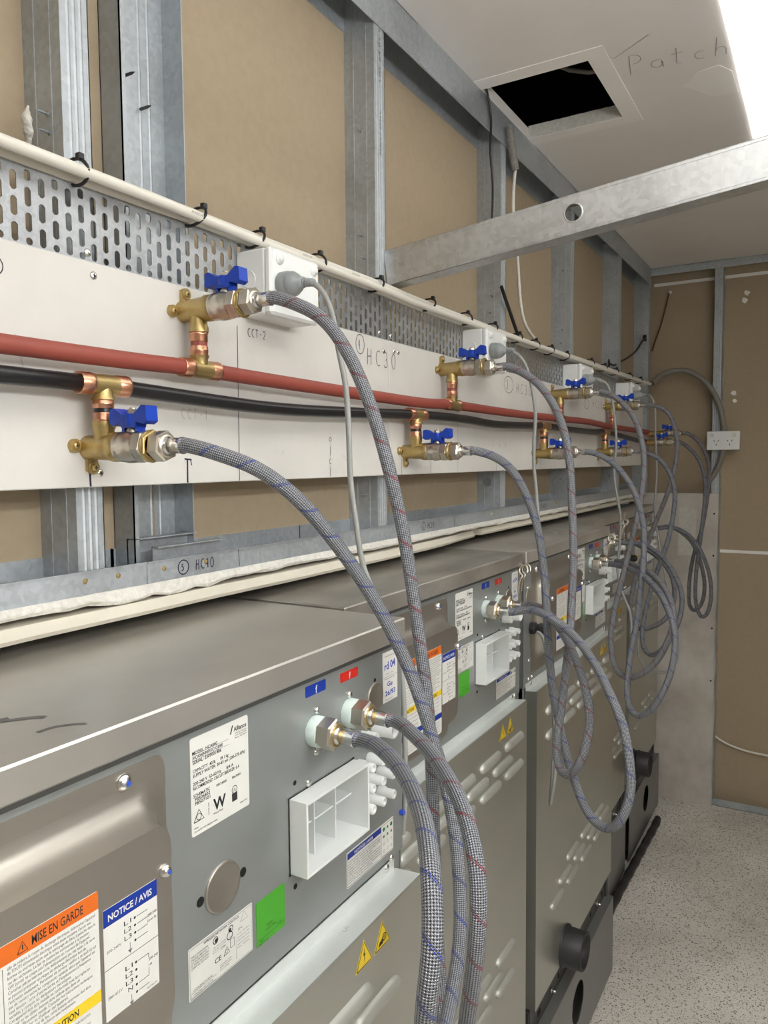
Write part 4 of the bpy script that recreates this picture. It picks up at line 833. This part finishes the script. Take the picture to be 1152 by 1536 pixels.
def p_notice(t, x, y0, y1, z0, z1):
    w = y1-y0; rect(t, x-.0001, y0, y1, z1-.0125, z1, 1); put_text(t, 'NOTICE / AVIS', x, y0+.004, z1-.0093, .0068, 5, w-.009, .02)
    zm = z0+(z1-z0)*.46; line(t, x, y0, zm, y1, zm, .0004)
    for zs, rows, v in ((z1-.0185, ('L1', 'L2', 'L3', ''), '200-240V'), (zm-.0085, ('L1', 'L2', 'L3', 'N', ''), '380-415V')):
        for k, s in enumerate(rows):
            zz = zs-.0056*k
            if s: put_text(t, s, x, y0+w*.36-(.0 if len(s) > 1 else -.002), zz-.0015, .0048, 0, .0065 if len(s) > 1 else .004)
            t.add([(x, a, c) for a, c in circ(y0+w*.56, zz, .0010, 10)], [tuple(range(10))])
            if len(rows) == 4 or k in (0, 3, 4): line(t, x, y0+w*.60, zz, y0+w*.80, zz, .0004)
        put_text(t, v, x, y0+.002, zs-.0056*2.4, .0030, 4, .0125)
        zg = zs-.0056*(len(rows)-1); line(t, x, y0+w*.46, zg+.001, y0+w*.46, zg-.004, .0004, 4); t.add([(x, y0+w*.42, zg-.004), (x, y0+w*.50, zg-.004), (x, y0+w*.46, zg-.007)], [(2, 1, 0)], False, 4)
        put_text(t, '200-240', x, y0+w*.80, zs-.006, .0030, 0, w*.18); put_text(t, '1ø or 3ø' if len(rows) == 4 else '1ø', x, y0+w*.80, zs-.010, .0030, 0, w*.17 if len(rows) == 4 else .003)
    a = y0+w*.80; line(t, x, a, zm-.0085, a, zm-.012, .0004); line(t, x, a, zm-.0085-.0168, a, zm-.0195, .0004)
    put_text(t, 'F8679801 R2', x, y1-.012, z0+.002, .0018, 4, .010)
def p_wifi(t, x, y0, y1, z0, z1):
    w, h = y1-y0, z1-z0; U = lambda u, v: (y0+u*w, z0+v*h)
    loopline(t, x, [U(.015, .025), U(.985, .025), U(.985, .975), U(.015, .975)], .0003)
    put_text(t, 'WIRELESS NETWORK CONTROL', x, *U(.22, .90), .0032, 0, w*.56, .01)
    for k, s in enumerate(('MAT. CONTAIN:', 'Model: ABYQ11', 'FCC ID: ZKJ-WCATA009', 'IC: 10229A-WCATA009', 'CMIIT ID: 2014DJ7')): put_text(t, s, x, *U(.04, .80-.055*k), .0022, 0, w*.25)
    for k, s in enumerate(('This device complies', 'with part 15 of the', 'FCC rules.')): put_text(t, s, x, *U(.36, .66-.05*k), .0018, 4, w*.2)
    put_text(t, 'CNR', x, *U(.48, .53), .003, 4, .006); put_text(t, 'NYCE', x, *U(.62, .62), .0016, 0, .004)
    for cu, cv, r in ((.40, .80, .003), (.64, .80, .0028), (.62, .68, .0036)):
        c = U(cu, cv); loopline(t, x, circ(c[0], c[1], r, 14), .0008)
    c = U(.41, .79); t.add([(x, a, d) for a, d in circ(c[0], c[1], .002, 10)], [tuple(range(10))]); c = U(.63, .79); t.add([(x, a, d) for a, d in circ(c[0], c[1], .0015, 10)], [tuple(range(10))])
    put_text(t, 'CE', x, *U(.38, .34), .0062, 0, .0085, .01); c = U(.57, .42); loopline(t, x, [(c[0]-.004, c[1]-.003), (c[0]+.004, c[1]-.003), (c[0], c[1]+.004)], .0006); loopline(t, x, circ(c[0], c[1]-.0004, .0017, 10), .0004)
    c = U(.66, .5); loopline(t, x, [(c[0]-.0025, c[1]-.004), (c[0]+.0025, c[1]-.004), (c[0]+.0025, c[1]+.004), (c[0]-.0025, c[1]+.004)], .0005)
    c = U(.86, .87); loopline(t, x, [(c[0]-.005, c[1]-.004), (c[0]+.005, c[1]-.004), (c[0], c[1]+.004)], .0004, 4)
    put_text(t, 'LP-L', x, *U(.76, .64), .003, 0, .006)
    for k in range(5): put_text(t, ('R-NZ  ABYQ11', 'Contains RF', 'ANATEL 03121', 'agrément', 'TRA  ER0421')[k], x, *U(.74, .56-.07*k), .0018, 4, w*.2)
    loopline(t, x, [U(.72, .10), U(.72, .60)], .0003); put_text(t, 'COAZHLP14070', x, *U(.06, .15), .0026, 0, w*.28)
    loopline(t, x, [U(.03, .04), U(.40, .04), U(.40, .13), U(.03, .13)], .0003); put_text(t, '10229A-WCATA', x, *U(.07, .06), .0022, 0, w*.28)
    put_text(t, 'Complies with', x, *U(.46, .22), .0018, 0, w*.18); put_text(t, 'IMDA Standards', x, *U(.46, .17), .0018, 0, w*.18); put_text(t, 'DA 103365', x, *U(.46, .12), .0018, 0, w*.14)
def p_green(t, x, y0, y1, z0, z1):
    w = y1-y0
    put_text(t, 'PASSED', x, y0+w*.34, z0+.0145, .0024, 0, .009); put_text(t, 'LINE 01 1486', x, y0+w*.30, z0+.0105, .0022, 0, .015)
    put_text(t, 'HC40', x, y0+w*.70, z0+.0075, .0022, 0, .007); line(t, x, y0+.002, z0+.006, y1-.001, z0+.006, .0003); put_text(t, 'TEST', x, y0+.004, z0+.0032, .0022, 0, .007); put_text(t, 'F8677701', x, y0+.002, z0+.0006, .002, 0, .016)
def p_avis(t, x, y0, y1, z0, z1):
    w, h = y1-y0, z1-z0; s = y0+w*.72
    loopline(t, x, [(y0+.0015, z0+.0015), (y1-.0015, z0+.0015), (y1-.0015, z1-.0015), (y0+.0015, z1-.0015)], .0005)
    rect(t, x-.0001, y0+.0015, s, z1-.0085, z1-.0015, 1); put_text(t, 'NOTICE / AVIS', x, y0+.016, z1-.0070, .0048, 5, .040, .02)
    L_ = ('Powdered detergent only in compartments shown in', 'green. Add liquid supplies only with external pumps.', 'Do not exceed maximum fill level. Refer to the', 'installation manual for connection of supplies.', 'Détergent en poudre seulement dans les compartiments', 'indiqués en vert. Ajouter les liquides seulement', 'avec les pompes externes. Ne pas dépasser le niveau', 'maximal. Consulter le manuel d\'installation', 'pour le branchement des produits.')
    for k, q in enumerate(L_): put_text(t, q, x, y0+.003, z1-.0125-k*(h-.017)/8, .0027, 0, (s-y0-.005)*(1 if k not in (3, 8) else .75))
    line(t, x, s, z0+.0015, s, z1-.0015, .0004)
    for i in range(3):
        for k in range(4):
            big = k == 3; c = (s+w*.06+i*w*.085, z0+h*.18+k*h*.215); r = .0027 if (big and i != 1) else .0018
            if k >= 2: t.add([(x, a, d) for a, d in circ(c[0], c[1], r, 12)], [tuple(range(12))], False, 6)
            else: loopline(t, x, circ(c[0], c[1], r*.9, 12), .0003)
def p_tall(t, x, y0, y1, z0, z1):
    w = y1-y0; zm = (z0+z1)/2
    for zz, a, s in ((z1-.006, 'Assembled by:', 1), (zm-.003, 'Inspected by:', 2)): put_text(t, a, x, y0+.004, zz, .0028, 4, w*.7)
    put_text(t, 'rd 04', x, y0+.004, z1-.022, .013, 7, w*.74, .02, rot=.06); put_text(t, 'Date / No.', x, y0+.008, zm+.003, .002, 4, w*.5)
    put_text(t, 'Gu', x, y0+.010, zm-.012, .008, 7, w*.35, .02); put_text(t, '26/93', x, y0+.005, zm-.023, .0085, 7, w*.7, .02); put_text(t, 'F8540101', x, y0+.006, z0+.002, .002, 4, w*.5)
    line(t, x, y0, zm, y1, zm, .0003, 4)
def p_drop(t, x, y0, y1, z0, z1):
    c = (y0+y1)/2; h = z1-z0; put_text(t, 'f', x, c-.001, z0+h*.12, h*.95, 5, h*.3, .02)
def tri_sign(parent, x, y0, y1, z0, z1, kind):
    c = (y0+y1)/2; b = MB(); P = [(y0, z0), (y1, z0), (c, z1)]; b.prism(P, 0, x, x+.0004); o = b.build('warning_sign', 'yellow', parent)
    t = MB(); x += .0006; q = .0012; loopline(t, x, [(y0+q*1.6, z0+q), (y1-q*1.6, z0+q), (c, z1-q*1.8)], .0012); h = z1-z0
    if kind == 0: t.add([(x, c+a*h, z0+d*h) for a, d in ((.03, .72), (-.07, .42), (.005, .44), (-.02, .14), (.08, .50), (.005, .48))], [(0, 1, 2, 3, 4, 5)])
    else:
        loopline(t, x, circ(c+.004, z0+h*.34, h*.13, 12), .0014); loopline(t, x, circ(c+.004, z0+h*.34, h*.05, 8), .001); t.add([(x, c+a*h, z0+d*h) for a, d in ((-.3, .12), (.02, .14), (.06, .24), (-.02, .36), (-.10, .30), (-.2, .28))], [(0, 1, 2, 3, 4, 5)])
    t.build('lettering', 'ink', o)
_LV = {}
def louvre(parent, x, y0, y1, z, h=.0095):
    k = (round(y1-y0, 3), h)
    if k not in _LV:
        me = MB(); nu, nv = 10, 7; L = y1-y0; vs = []
        for i in range(nu+1):
            s = i/nu; yy = L*(.5-.5*math.cos(s*PI)); e = math.sqrt(max(0, 1-max(0, 1-min(yy, L-yy)/(h*1.3))**2))
            for j in range(nv+1):
                a = -PI/2+PI*j/nv; vs.append((e*.0078*math.cos(a), yy, e*h*math.sin(a)))
        fs = [(i*(nv+1)+j, (i+1)*(nv+1)+j, (i+1)*(nv+1)+j+1, i*(nv+1)+j+1) for i in range(nu) for j in range(nv)]
        me.add(vs, fs, True); o = me.build('louvre', 'louvre', None, (0, 0, 0)); _LV[k] = o.data; bpy.data.objects.remove(o)
    o = bpy.data.objects.new('louvre', _LV[k]); COL.objects.link(o); o.parent = parent
    r = parent
    while r.parent: r = r.parent
    o.location = (x-r.location.x, y0-r.location.y, z-r.location.z)

def washer(i, p, yr, wd, s, lab, lidm, drain, kick, hook=True, big=True):
    yl = yr-wd; R = lambda d: yr+d; S_ = lambda d: yr+d+s
    t = thing('washing_machine', lab, 'washing machine', (p, (yl+yr)/2, 0), 'commercial washers in a row')
    zp = 1.03
    # carcass and zinc rear panel with the dispenser opening
    b = MB(); b.box(-1.15, p-.06, yl, yr, .30, 1.30); b.box(-1.15, p-.002, yl, yl+.003, .30, 1.30); b.box(-1.15, p-.002, yr-.003, yr, .30, 1.30); b.box(-1.0, p-.003, yl, yr, .28, 1.03); b.build('carcass', 'panel', t)
    sy0, sy1, sz0, sz1 = R(-.233), R(-.110), 1.105, 1.187
    b = MB()
    for a in ((yl, sy0, zp, 1.30), (sy1, yr, zp, 1.30), (sy0, sy1, zp, sz0), (sy0, sy1, sz1, 1.30)): b.box(p-.003, p, *a)
    rp = b.build('rear_panel', 'panel', t)
    # stainless lid
    b = MB(); b.box(-1.16, p+.006, yl-.001, yr+.001, 1.300, 1.3265, bev=.0018); b.build('lid', lidm, t)
    b = MB(); b.box(p-.02, p+.004, yl, yr, 1.296, 1.3005); b.build('lid_hem', 'base', t)
    if i == 0:
        b = MB()
        for pts, w_ in ((((-.545, .320), (-.532, .342), (-.520, .357), (-.514, .360)), .006), (((-.490, .336), (-.489, .350), (-.480, .362), (-.474, .366)), .0035), (((-.545, .333), (-.539, .340), (-.537, .345)), .005)):
            b = MB(); b.ribbon([(q.x, q.y) for q in spline([(u, v, 0) for u, v in pts], .004)], w_, 1.3268, 0, 2); b.build('smear', 'smudge', t)
    if i == 2:
        b = MB()
        for r in (.085, .125): b.ribbon([(-.70+r*math.cos(q), 1.90+r*1.6*math.sin(q)) for q in [2*PI*k/40 for k in range(34)]], .012, 1.3268, 0, 2)
        b.build('ring_stain', 'lid', t)
    # pressed cover over the terminals
    c1 = S_(-.393 if s < .02 else -.398); c0 = max(c1-.31, yl+.02); x0, x1 = p, p+.0015; dx = .030
    b = MB(); b.prism(rrect(c0, c1, 1.052, 1.289, .010), 0, x0, x1)
    dy0, dy1, dz0, dz1 = c0+.022, c1-.012, 1.082, 1.262; LV = []
    for k in range(9):
        q = k/8; ins = .020*(1-math.sin(q*PI/2)) if k else .024; xx = x1+dx*(1-math.cos(q*PI/2)) if k else x1
        LV.append([(xx, u, v) for u, v in rrect(dy0-.012+0.024-ins*0-(.024-(.024-ins)) , dy1+.012-(.024-ins) if 0 else dy1-(.0 if 0 else 0)+ins-.012, dz0+.012-ins, dz1-.012+ins, .016+ins*.3, 5)])
    n = len(LV[0]); vs = [q for r in LV for q in r]; fs = []
    for k in range(8):
        for j in range(n): jj = (j+1) % n; fs.append((k*n+j, k*n+jj, k*n+n+jj, k*n+n+j))
    b.add(vs, fs, True); b.add(LV[-1], [tuple(range(n))], True)
    cv = b.build('terminal_cover', 'cover', t, label='pressed bronze-grey stainless cover plate')
    xd = x1+dx
    for y, z, xx in ((S_(-.434), 1.279, x1), (c0+.03, 1.279, x1), (S_(-.424), 1.2135, xd), (c0+.05, 1.2135, xd)):
        r = .0062 if xx == x1 else .0048
        b = MB(); b.lathe((xx, y, z), (1, 0, 0), [(0, r*1.15), (.0006, r*1.15), (.002, r), (.0042, r*.7), (.0048, r*.3)], 16); hd = MB(); hd.lathe((xx+.0049, y+.0005, z), (1, 0, 0), [(-.002, r*.45), (.0001, r*.38)], 6)
        b.build('cover_bolt', 'chrome', cv); hd.build('bolt_reflection', 'bolt_blue', cv)  # small blue piece paints a dark blue reflection on each bolt head
    ya = max(S_(-.625), c0+.035); label(t, 'warning_label', xd, ya, S_(-.4845), 1.088, 1.2285, fn=p_warn)
    label(t, 'wiring_label', xd, S_(-.481), S_(-.4325), 1.131, 1.2115, r=.001, fn=p_notice)
    label(t, 'model_label', p, S_(-.364), S_(-.2905), 1.204, 1.289, fn=p_model)
    if i == 0:
        label(t, 'network_label', p, S_(-.372), S_(-.290), 1.0635, 1.1095, r=.001, fn=p_wifi); label(t, 'green_label', p, R(-.284), R(-.241), 1.0605, 1.1045, 'green', .0008, p_green)
        b = MB(); b.lathe((p, S_(-.3285), 1.144), (1, 0, 0), [(0, .0225), (.001, .0225), (.0022, .0212), (.0016, .0195), (.0014, .001)], 32); b.build('blanking_disc', 'cover', rp)
    else:
        label(t, 'network_label', p, S_(-.368), S_(-.288), 1.145, 1.191, r=.001, fn=p_wifi); label(t, 'green_label', p, R(-.304), R(-.258), 1.10, 1.143, 'green', .0008, p_green)
    label(t, 'notice_label', p, R(-.129), R(-.024), 1.040+(.009 if i else 0), 1.0815+(.009 if i else 0), r=.001, fn=p_avis)
    label(t, 'cold_inlet_label', p, R(-.201), R(-.165), 1.279, 1.2905, 'blue', .0012, p_drop); label(t, 'hot_inlet_label', p, R(-.137), R(-.101), 1.278, 1.2885, 'red', .0012, p_drop)
    label(t, 'inspection_label', p, R(-.046), R(-.011), 1.229, 1.2905, r=.0008, fn=p_tall)
    b = MB(); b.lathe((p, R(-.064), 1.243), (1, 0, 0), [(0, .0172), (.001, .0172), (.002, .016), (.0014, .0145), (.0012, .001)], 28); b.build('blanking_disc', 'cover', rp)
    for y, z in ((-.12, 1.261), (-.182, 1.261), (-.185, 1.218), (-.199, 1.190), (-.125, 1.222), (-.030, 1.031)):
        MB().lathe((p, R(y), z), (1, 0, 0), [(0, .0042), (.001, .0042), (.0028, .003), (.003, .0008)], 14).build('panel_screw', 'chrome', rp)
    for y, z in ((yl+.022, 1.245), (yl+.020, 1.208), (yl+.03, 1.085), (yl+.028, 1.045), (yl+.05, 1.045)): MB().lathe((p, y, z), (1, 0, 0), [(0, .004), (.001, .004), (.0025, .003)], 12).build('panel_screw', 'chrome', rp)
    for y, z, r in ((R(-.221), 1.198, .0026), (R(-.223), 1.091, .003), (R(-.064), 1.263, .0024), (R(-.105), 1.205, .002)) + (((S_(-.301), 1.144, .0045), (S_(-.356), 1.144, .0045)) if i == 0 else ()): MB().cyl((p, y, z), (1, 0, 0), r, .0003, 12).build('panel_hole', 'hole', rp)
    # left strip: disc, gland
    b = MB(); b.lathe((p, yl+.03, 1.226), (1, 0, 0), [(0, .017), (.0015, .017), (.002, .015), (.0012, .0135)], 24); b.build('blanking_disc', 'cover', rp)
    if i > 0:
        b = MB(); b.hexn((p, yl+.043, 1.155), (1, 0, 0), .014, .012); b.lathe((p+.012, yl+.043, 1.155), (1, 0, 0), [(0, .010), (.006, .010), (.010, .0125), (.024, .0125), (.030, .008), (.031, .004)], 14, smooth=False); b.build('cable_gland', 'black', t)
    # dispenser tray
    dv = MB(); y0, y1, z0, z1 = R(-.2305), R(-.1125), 1.1075, 1.1845; xb, xf = p-.034, p+.021; w_ = .003
    for a in ((y0, y0+w_, z0+w_, z1-w_), (y1-w_, y1, z0+w_, z1-w_), (y0, y1, z0, z0+w_), (y0, y1, z1-w_, z1)): dv.box(xb, xf, *a)
    ds = dv.build('dispenser_tray', 'white', t)
    b = MB(); b.box(xb-.002, xb, y0, y1, z0, z1); b.build('tray_back', 'nylon', ds)
    b = MB()
    for q in (1/3, 2/3): yy = y0+(y1-y0)*q; b.box(xb, xf-.019, yy-.0008, yy+.0008, z0+w_, z1-w_)
    b.box(xb, xf-.022, y0+w_, y1-w_, (z0+z1)/2-.0008, (z0+z1)/2+.0008); b.build('tray_divider', 'white', ds)
    b = MB()
    for q in (.06, .36): b.box(xb, xb+.0006, y0+(y1-y0)*q+.002, y0+(y1-y0)*q+.009, z1-.026, z1-.012)
    b.build('tray_slot', 'hole', ds)
    b = MB(); b.box(p, p+.0003, y0-.0013, y0, z0-.002, z1+.001); b.box(p, p+.0003, y0, y1+.001, z1, z1+.0012); b.build('opening_gap', 'hole', ds)
    # supply spigots
    for k, (y, z, L, r) in enumerate([(yy, zz, .021, .0056) for yy in (-.102, -.079, -.056) for zz in (1.174, 1.150, 1.126)]):
        b = MB(); b.lathe((p, R(y), z), (1, 0, 0), [(0, r*1.25), (L*.35, r*1.25), (L*.42, r), (L-.001, r), (L, r*.9), (L, r*.55), (L*.5, r*.5)], 16, caps=(True, False)); b.add([(p+L*.5, R(y)+a, z+d) for a, d in circ(0, 0, r*.5, 12)], [tuple(range(12))]); b.build('supply_spigot', 'white', t)
    for y, z, L, r in ((-.062, 1.206, .026, .0098), (-.092, 1.204, .018, .0075)):
        b = MB(); b.lathe((p, R(y), z), (1, 0, 0), [(0, r*1.1), (L*.3, r*1.1), (L*.35, r), (L-.001, r), (L, r*.93), (L, r*.7), (L*.4, r*.65)], 20, caps=(True, False)); b.add([(p+L*.4, R(y)+a, z+d) for a, d in circ(0, 0, r*.65, 14)], [tuple(range(14))]); b.build('supply_spigot', 'white', t)
    for y in (-.187, -.121 if i else -.121):
        b = MB(); b.lathe((p, R(y), 1.241), (1, 0, 0), [(0, .0158), (.002, .0162), (.010, .0162), (.012, .0152)], 24); b.build('inlet_collar', 'nylon', t)
    if i in (1, 2, 3):
        for dy in (-.006, .010):
            b = MB(); c_ = (p+.012, yr+dy-.004, 1.292); b.tube([(c_[0]+.009*math.cos(q), c_[1]+.003*math.sin(q), c_[2]+.010*math.sin(q)) for q in [-.4+PI*1.6*k/14 for k in range(15)]]+[(p+.004, yr+dy-.006, 1.268), (p+.002, yr+dy-.007, 1.245)], .0026, 8); b.build('wire_hook', 'nickel', t)
        b = MB(); b.box(p, p+.004, yr-.010, yr-.001, 1.225, 1.285); b.build('latch_plate', 'cover', t)
    # lower hood with its ledge and louvres
    hp = .037 if i == 0 else .026; x = p+hp; h0, h1 = yl+.012, yr-(.02 if i == 0 else .026); zl = 1.015 if i == 0 else 1.024
    b = MB(); b.box(p, p+.0012, h0, h1-.004, zl-.004, zl+.013); b.build('ledge_flange', 'hood_top', t)
    b = MB(); b.prism([(p-.001, zl-.003), (x-.001, zl), (x, zl-.0015), (x, .305), (p-.001, .305)], 1, h0, h1); hd = b.build('lower_hood', 'hood', t)
    b = MB(); b.prism([(p, zl-.0025), (x-.0012, zl+.0003), (x-.0012, zl+.0008), (p, zl-.0018)], 1, h0, h1); lt = b.build('ledge', 'hood_top', t)
    if i == 0:
        n5 = MB(); scrawl(n5, '5', zl-.0002, -.442, .655, .010, .0006, 0, 1, 2); n5.build('pencil_mark', 'pencil', lt)
    for y in (h1-.022, h0+.03): b = MB(); screw(b, p+.0012, y, zl+.008, .0052); b.build('ledge_screw', 'chrome', t)
    if i == 0:
        b = MB(); b.hexn((p, R(-.0055), 1.079), (1, 0, 0), .0035, .006); b.build('hood_bolt', 'bolt_blue', t)
    q = 0 if i == 0 else -.020
    tri_sign(t, x, R(-.170-.006*(i > 0)), R(-.136-.006*(i > 0)), .977+.008*(i > 0), 1.007+.007*(i > 0), 0); tri_sign(t, x, R(-.132-.006*(i > 0)), R(-.097-.006*(i > 0)), .977+.008*(i > 0), 1.007+.007*(i > 0), 1)
    for row in range(3):
        z = .9615-.0285*row-(.014 if i == 0 else 0)
        for k in range(-1, 5):
            y0 = R(-.270+s*0+(.06 if row % 2 else 0)+(.035 if i == 0 else 0)-.121*k); y1 = y0+.096
            if y0 > h0+.02 and y1 < h1-.02: louvre(hd, x, y0, y1, z)
    for row in range(3):
        z = .488+.031*row
        for k in range(0, 5):
            y0 = yl+.113+.060*(row % 2)+.122*k; y1 = y0+.092
            if y1 < h1-.02 and not (row == 2 and k == 0 and i != 1): louvre(hd, x, y0, y1, z, .0085)
    # dark base strip, kick plate, drain
    b = MB(); b.box(-1.1, p+.012, yl+.004, yr-.03, .0, .30); b.box(p, p+.014, yl+.01, yr-.03, .225, .306); b.box(p+.004, p+.02, yr-.052, yr-.033, .235, .36); b.build('base_frame', 'base', t)
    xk = p+kick; ky0, ky1 = yl+.01, yr-.038+(.04 if i == 4 else 0); kc = drain[0]+.08
    b = MB(); hy = R(drain[2]); b.holed(0, xk-.0015, xk, ky0, ky1, .012, .236, circ(hy, .140, .052, 28)); b.box(p, xk, ky0, ky1, .234, .237); b.box(p, xk-.001, ky1-.002, ky1, .012, .236); b.build('kick_plate', 'kick', t)
    b = MB(); b.lathe((p+.013, hy, .14), (1, 0, 0), [(0, .06), (.0005, .06)], 24); b.build('drain_opening', 'hole', t)
    for y in (ky0+.14, ky0+.31, ky1-.11): b = MB(); b.hexn((p+.0145, y, .265), (1, 0, 0), .0075, .005); b.cyl((p+.0145, y, .265), (1, 0, 0), .0035, .014, 10); b.build('base_bolt', 'chrome', t)
    for y in (ky0+.05, ky0+.20, ky1-.17, ky1-.05): MB().prism(rrect(y, y+.022 if y < ky0+.1 else y+.010, .255, .268, .004), 0, p+.0142, p+.0146).build('base_slot', 'hole', t)
    yd, zd, L = R(drain[0]), drain[1], drain[3]
    b = MB(); b.lathe((x-.001, yd, zd), (1, 0, 0), [(0, .050), (.006, .050), (.007, .045), (L-.002, .045), (L, .0435), (L, .039), (.004, .038)], 32, caps=(False, False)); b.add([(x+.004, yd+a, zd+d) for a, d in circ(0, 0, .038, 24)], [tuple(range(24))]); 
    if i > 2: b.lathe((x+L*.3, yd, zd), (1, 0, 0), [(0, .045), (.002, .048), (.006, .048), (.008, .045)], 28, caps=(False, False))
    b.build('drain_outlet', 'black', t)
    for y in (yl+.05, yr-.06): MB().cyl((p+.004, y, 0), (0, 0, 1), .014, .03, 12).build('foot', 'black', t)
    return t
washer(0, -.457, .817, .72, 0, 'nearest washer back panel, its grey ledge pencilled with a 5', 'lid', (-.50, .335, -.40, .05), .037)
washer(1, -.557, 1.507, .672, .047, 'second washer, partly hidden behind the near pair of hoses', 'lid_old', (-.55, .335, -.42, .05), .037)
washer(2, -.557, 2.237, .705, .047, 'third washer, with a fat black drain outlet above the floor', 'lid_dusty', (-.478, .335, -.396, .052), .037)
washer(3, -.65, 2.815, .555, .042, 'fourth washer, narrow and set back behind the third washer', 'lid_dusty', (-.48, .36, -.43, .03), .034)
washer(4, -.65, 3.40, .57, .042, 'last washer, narrow, in the corner by the far wall', 'lid_dusty', (-.50, .375, -.262, .07), .034)
# black hose lying along the foot of the far washers
b = MB(); P = spline([(-.600, 2.28, .016), (-.598, 2.6, .016), (-.590, 3.0, .016), (-.586, 3.20, .016), (-.588, 3.245, .016)], .02)
b.tube(P, .016, 10, rf=lambda a: .0145+.0012*math.sin(a*70)); tag(b.build('floor_hose', 'black', loc=(-.6, 2.3, 0)), 'black hose lying on the floor along the far washers', 'hose')
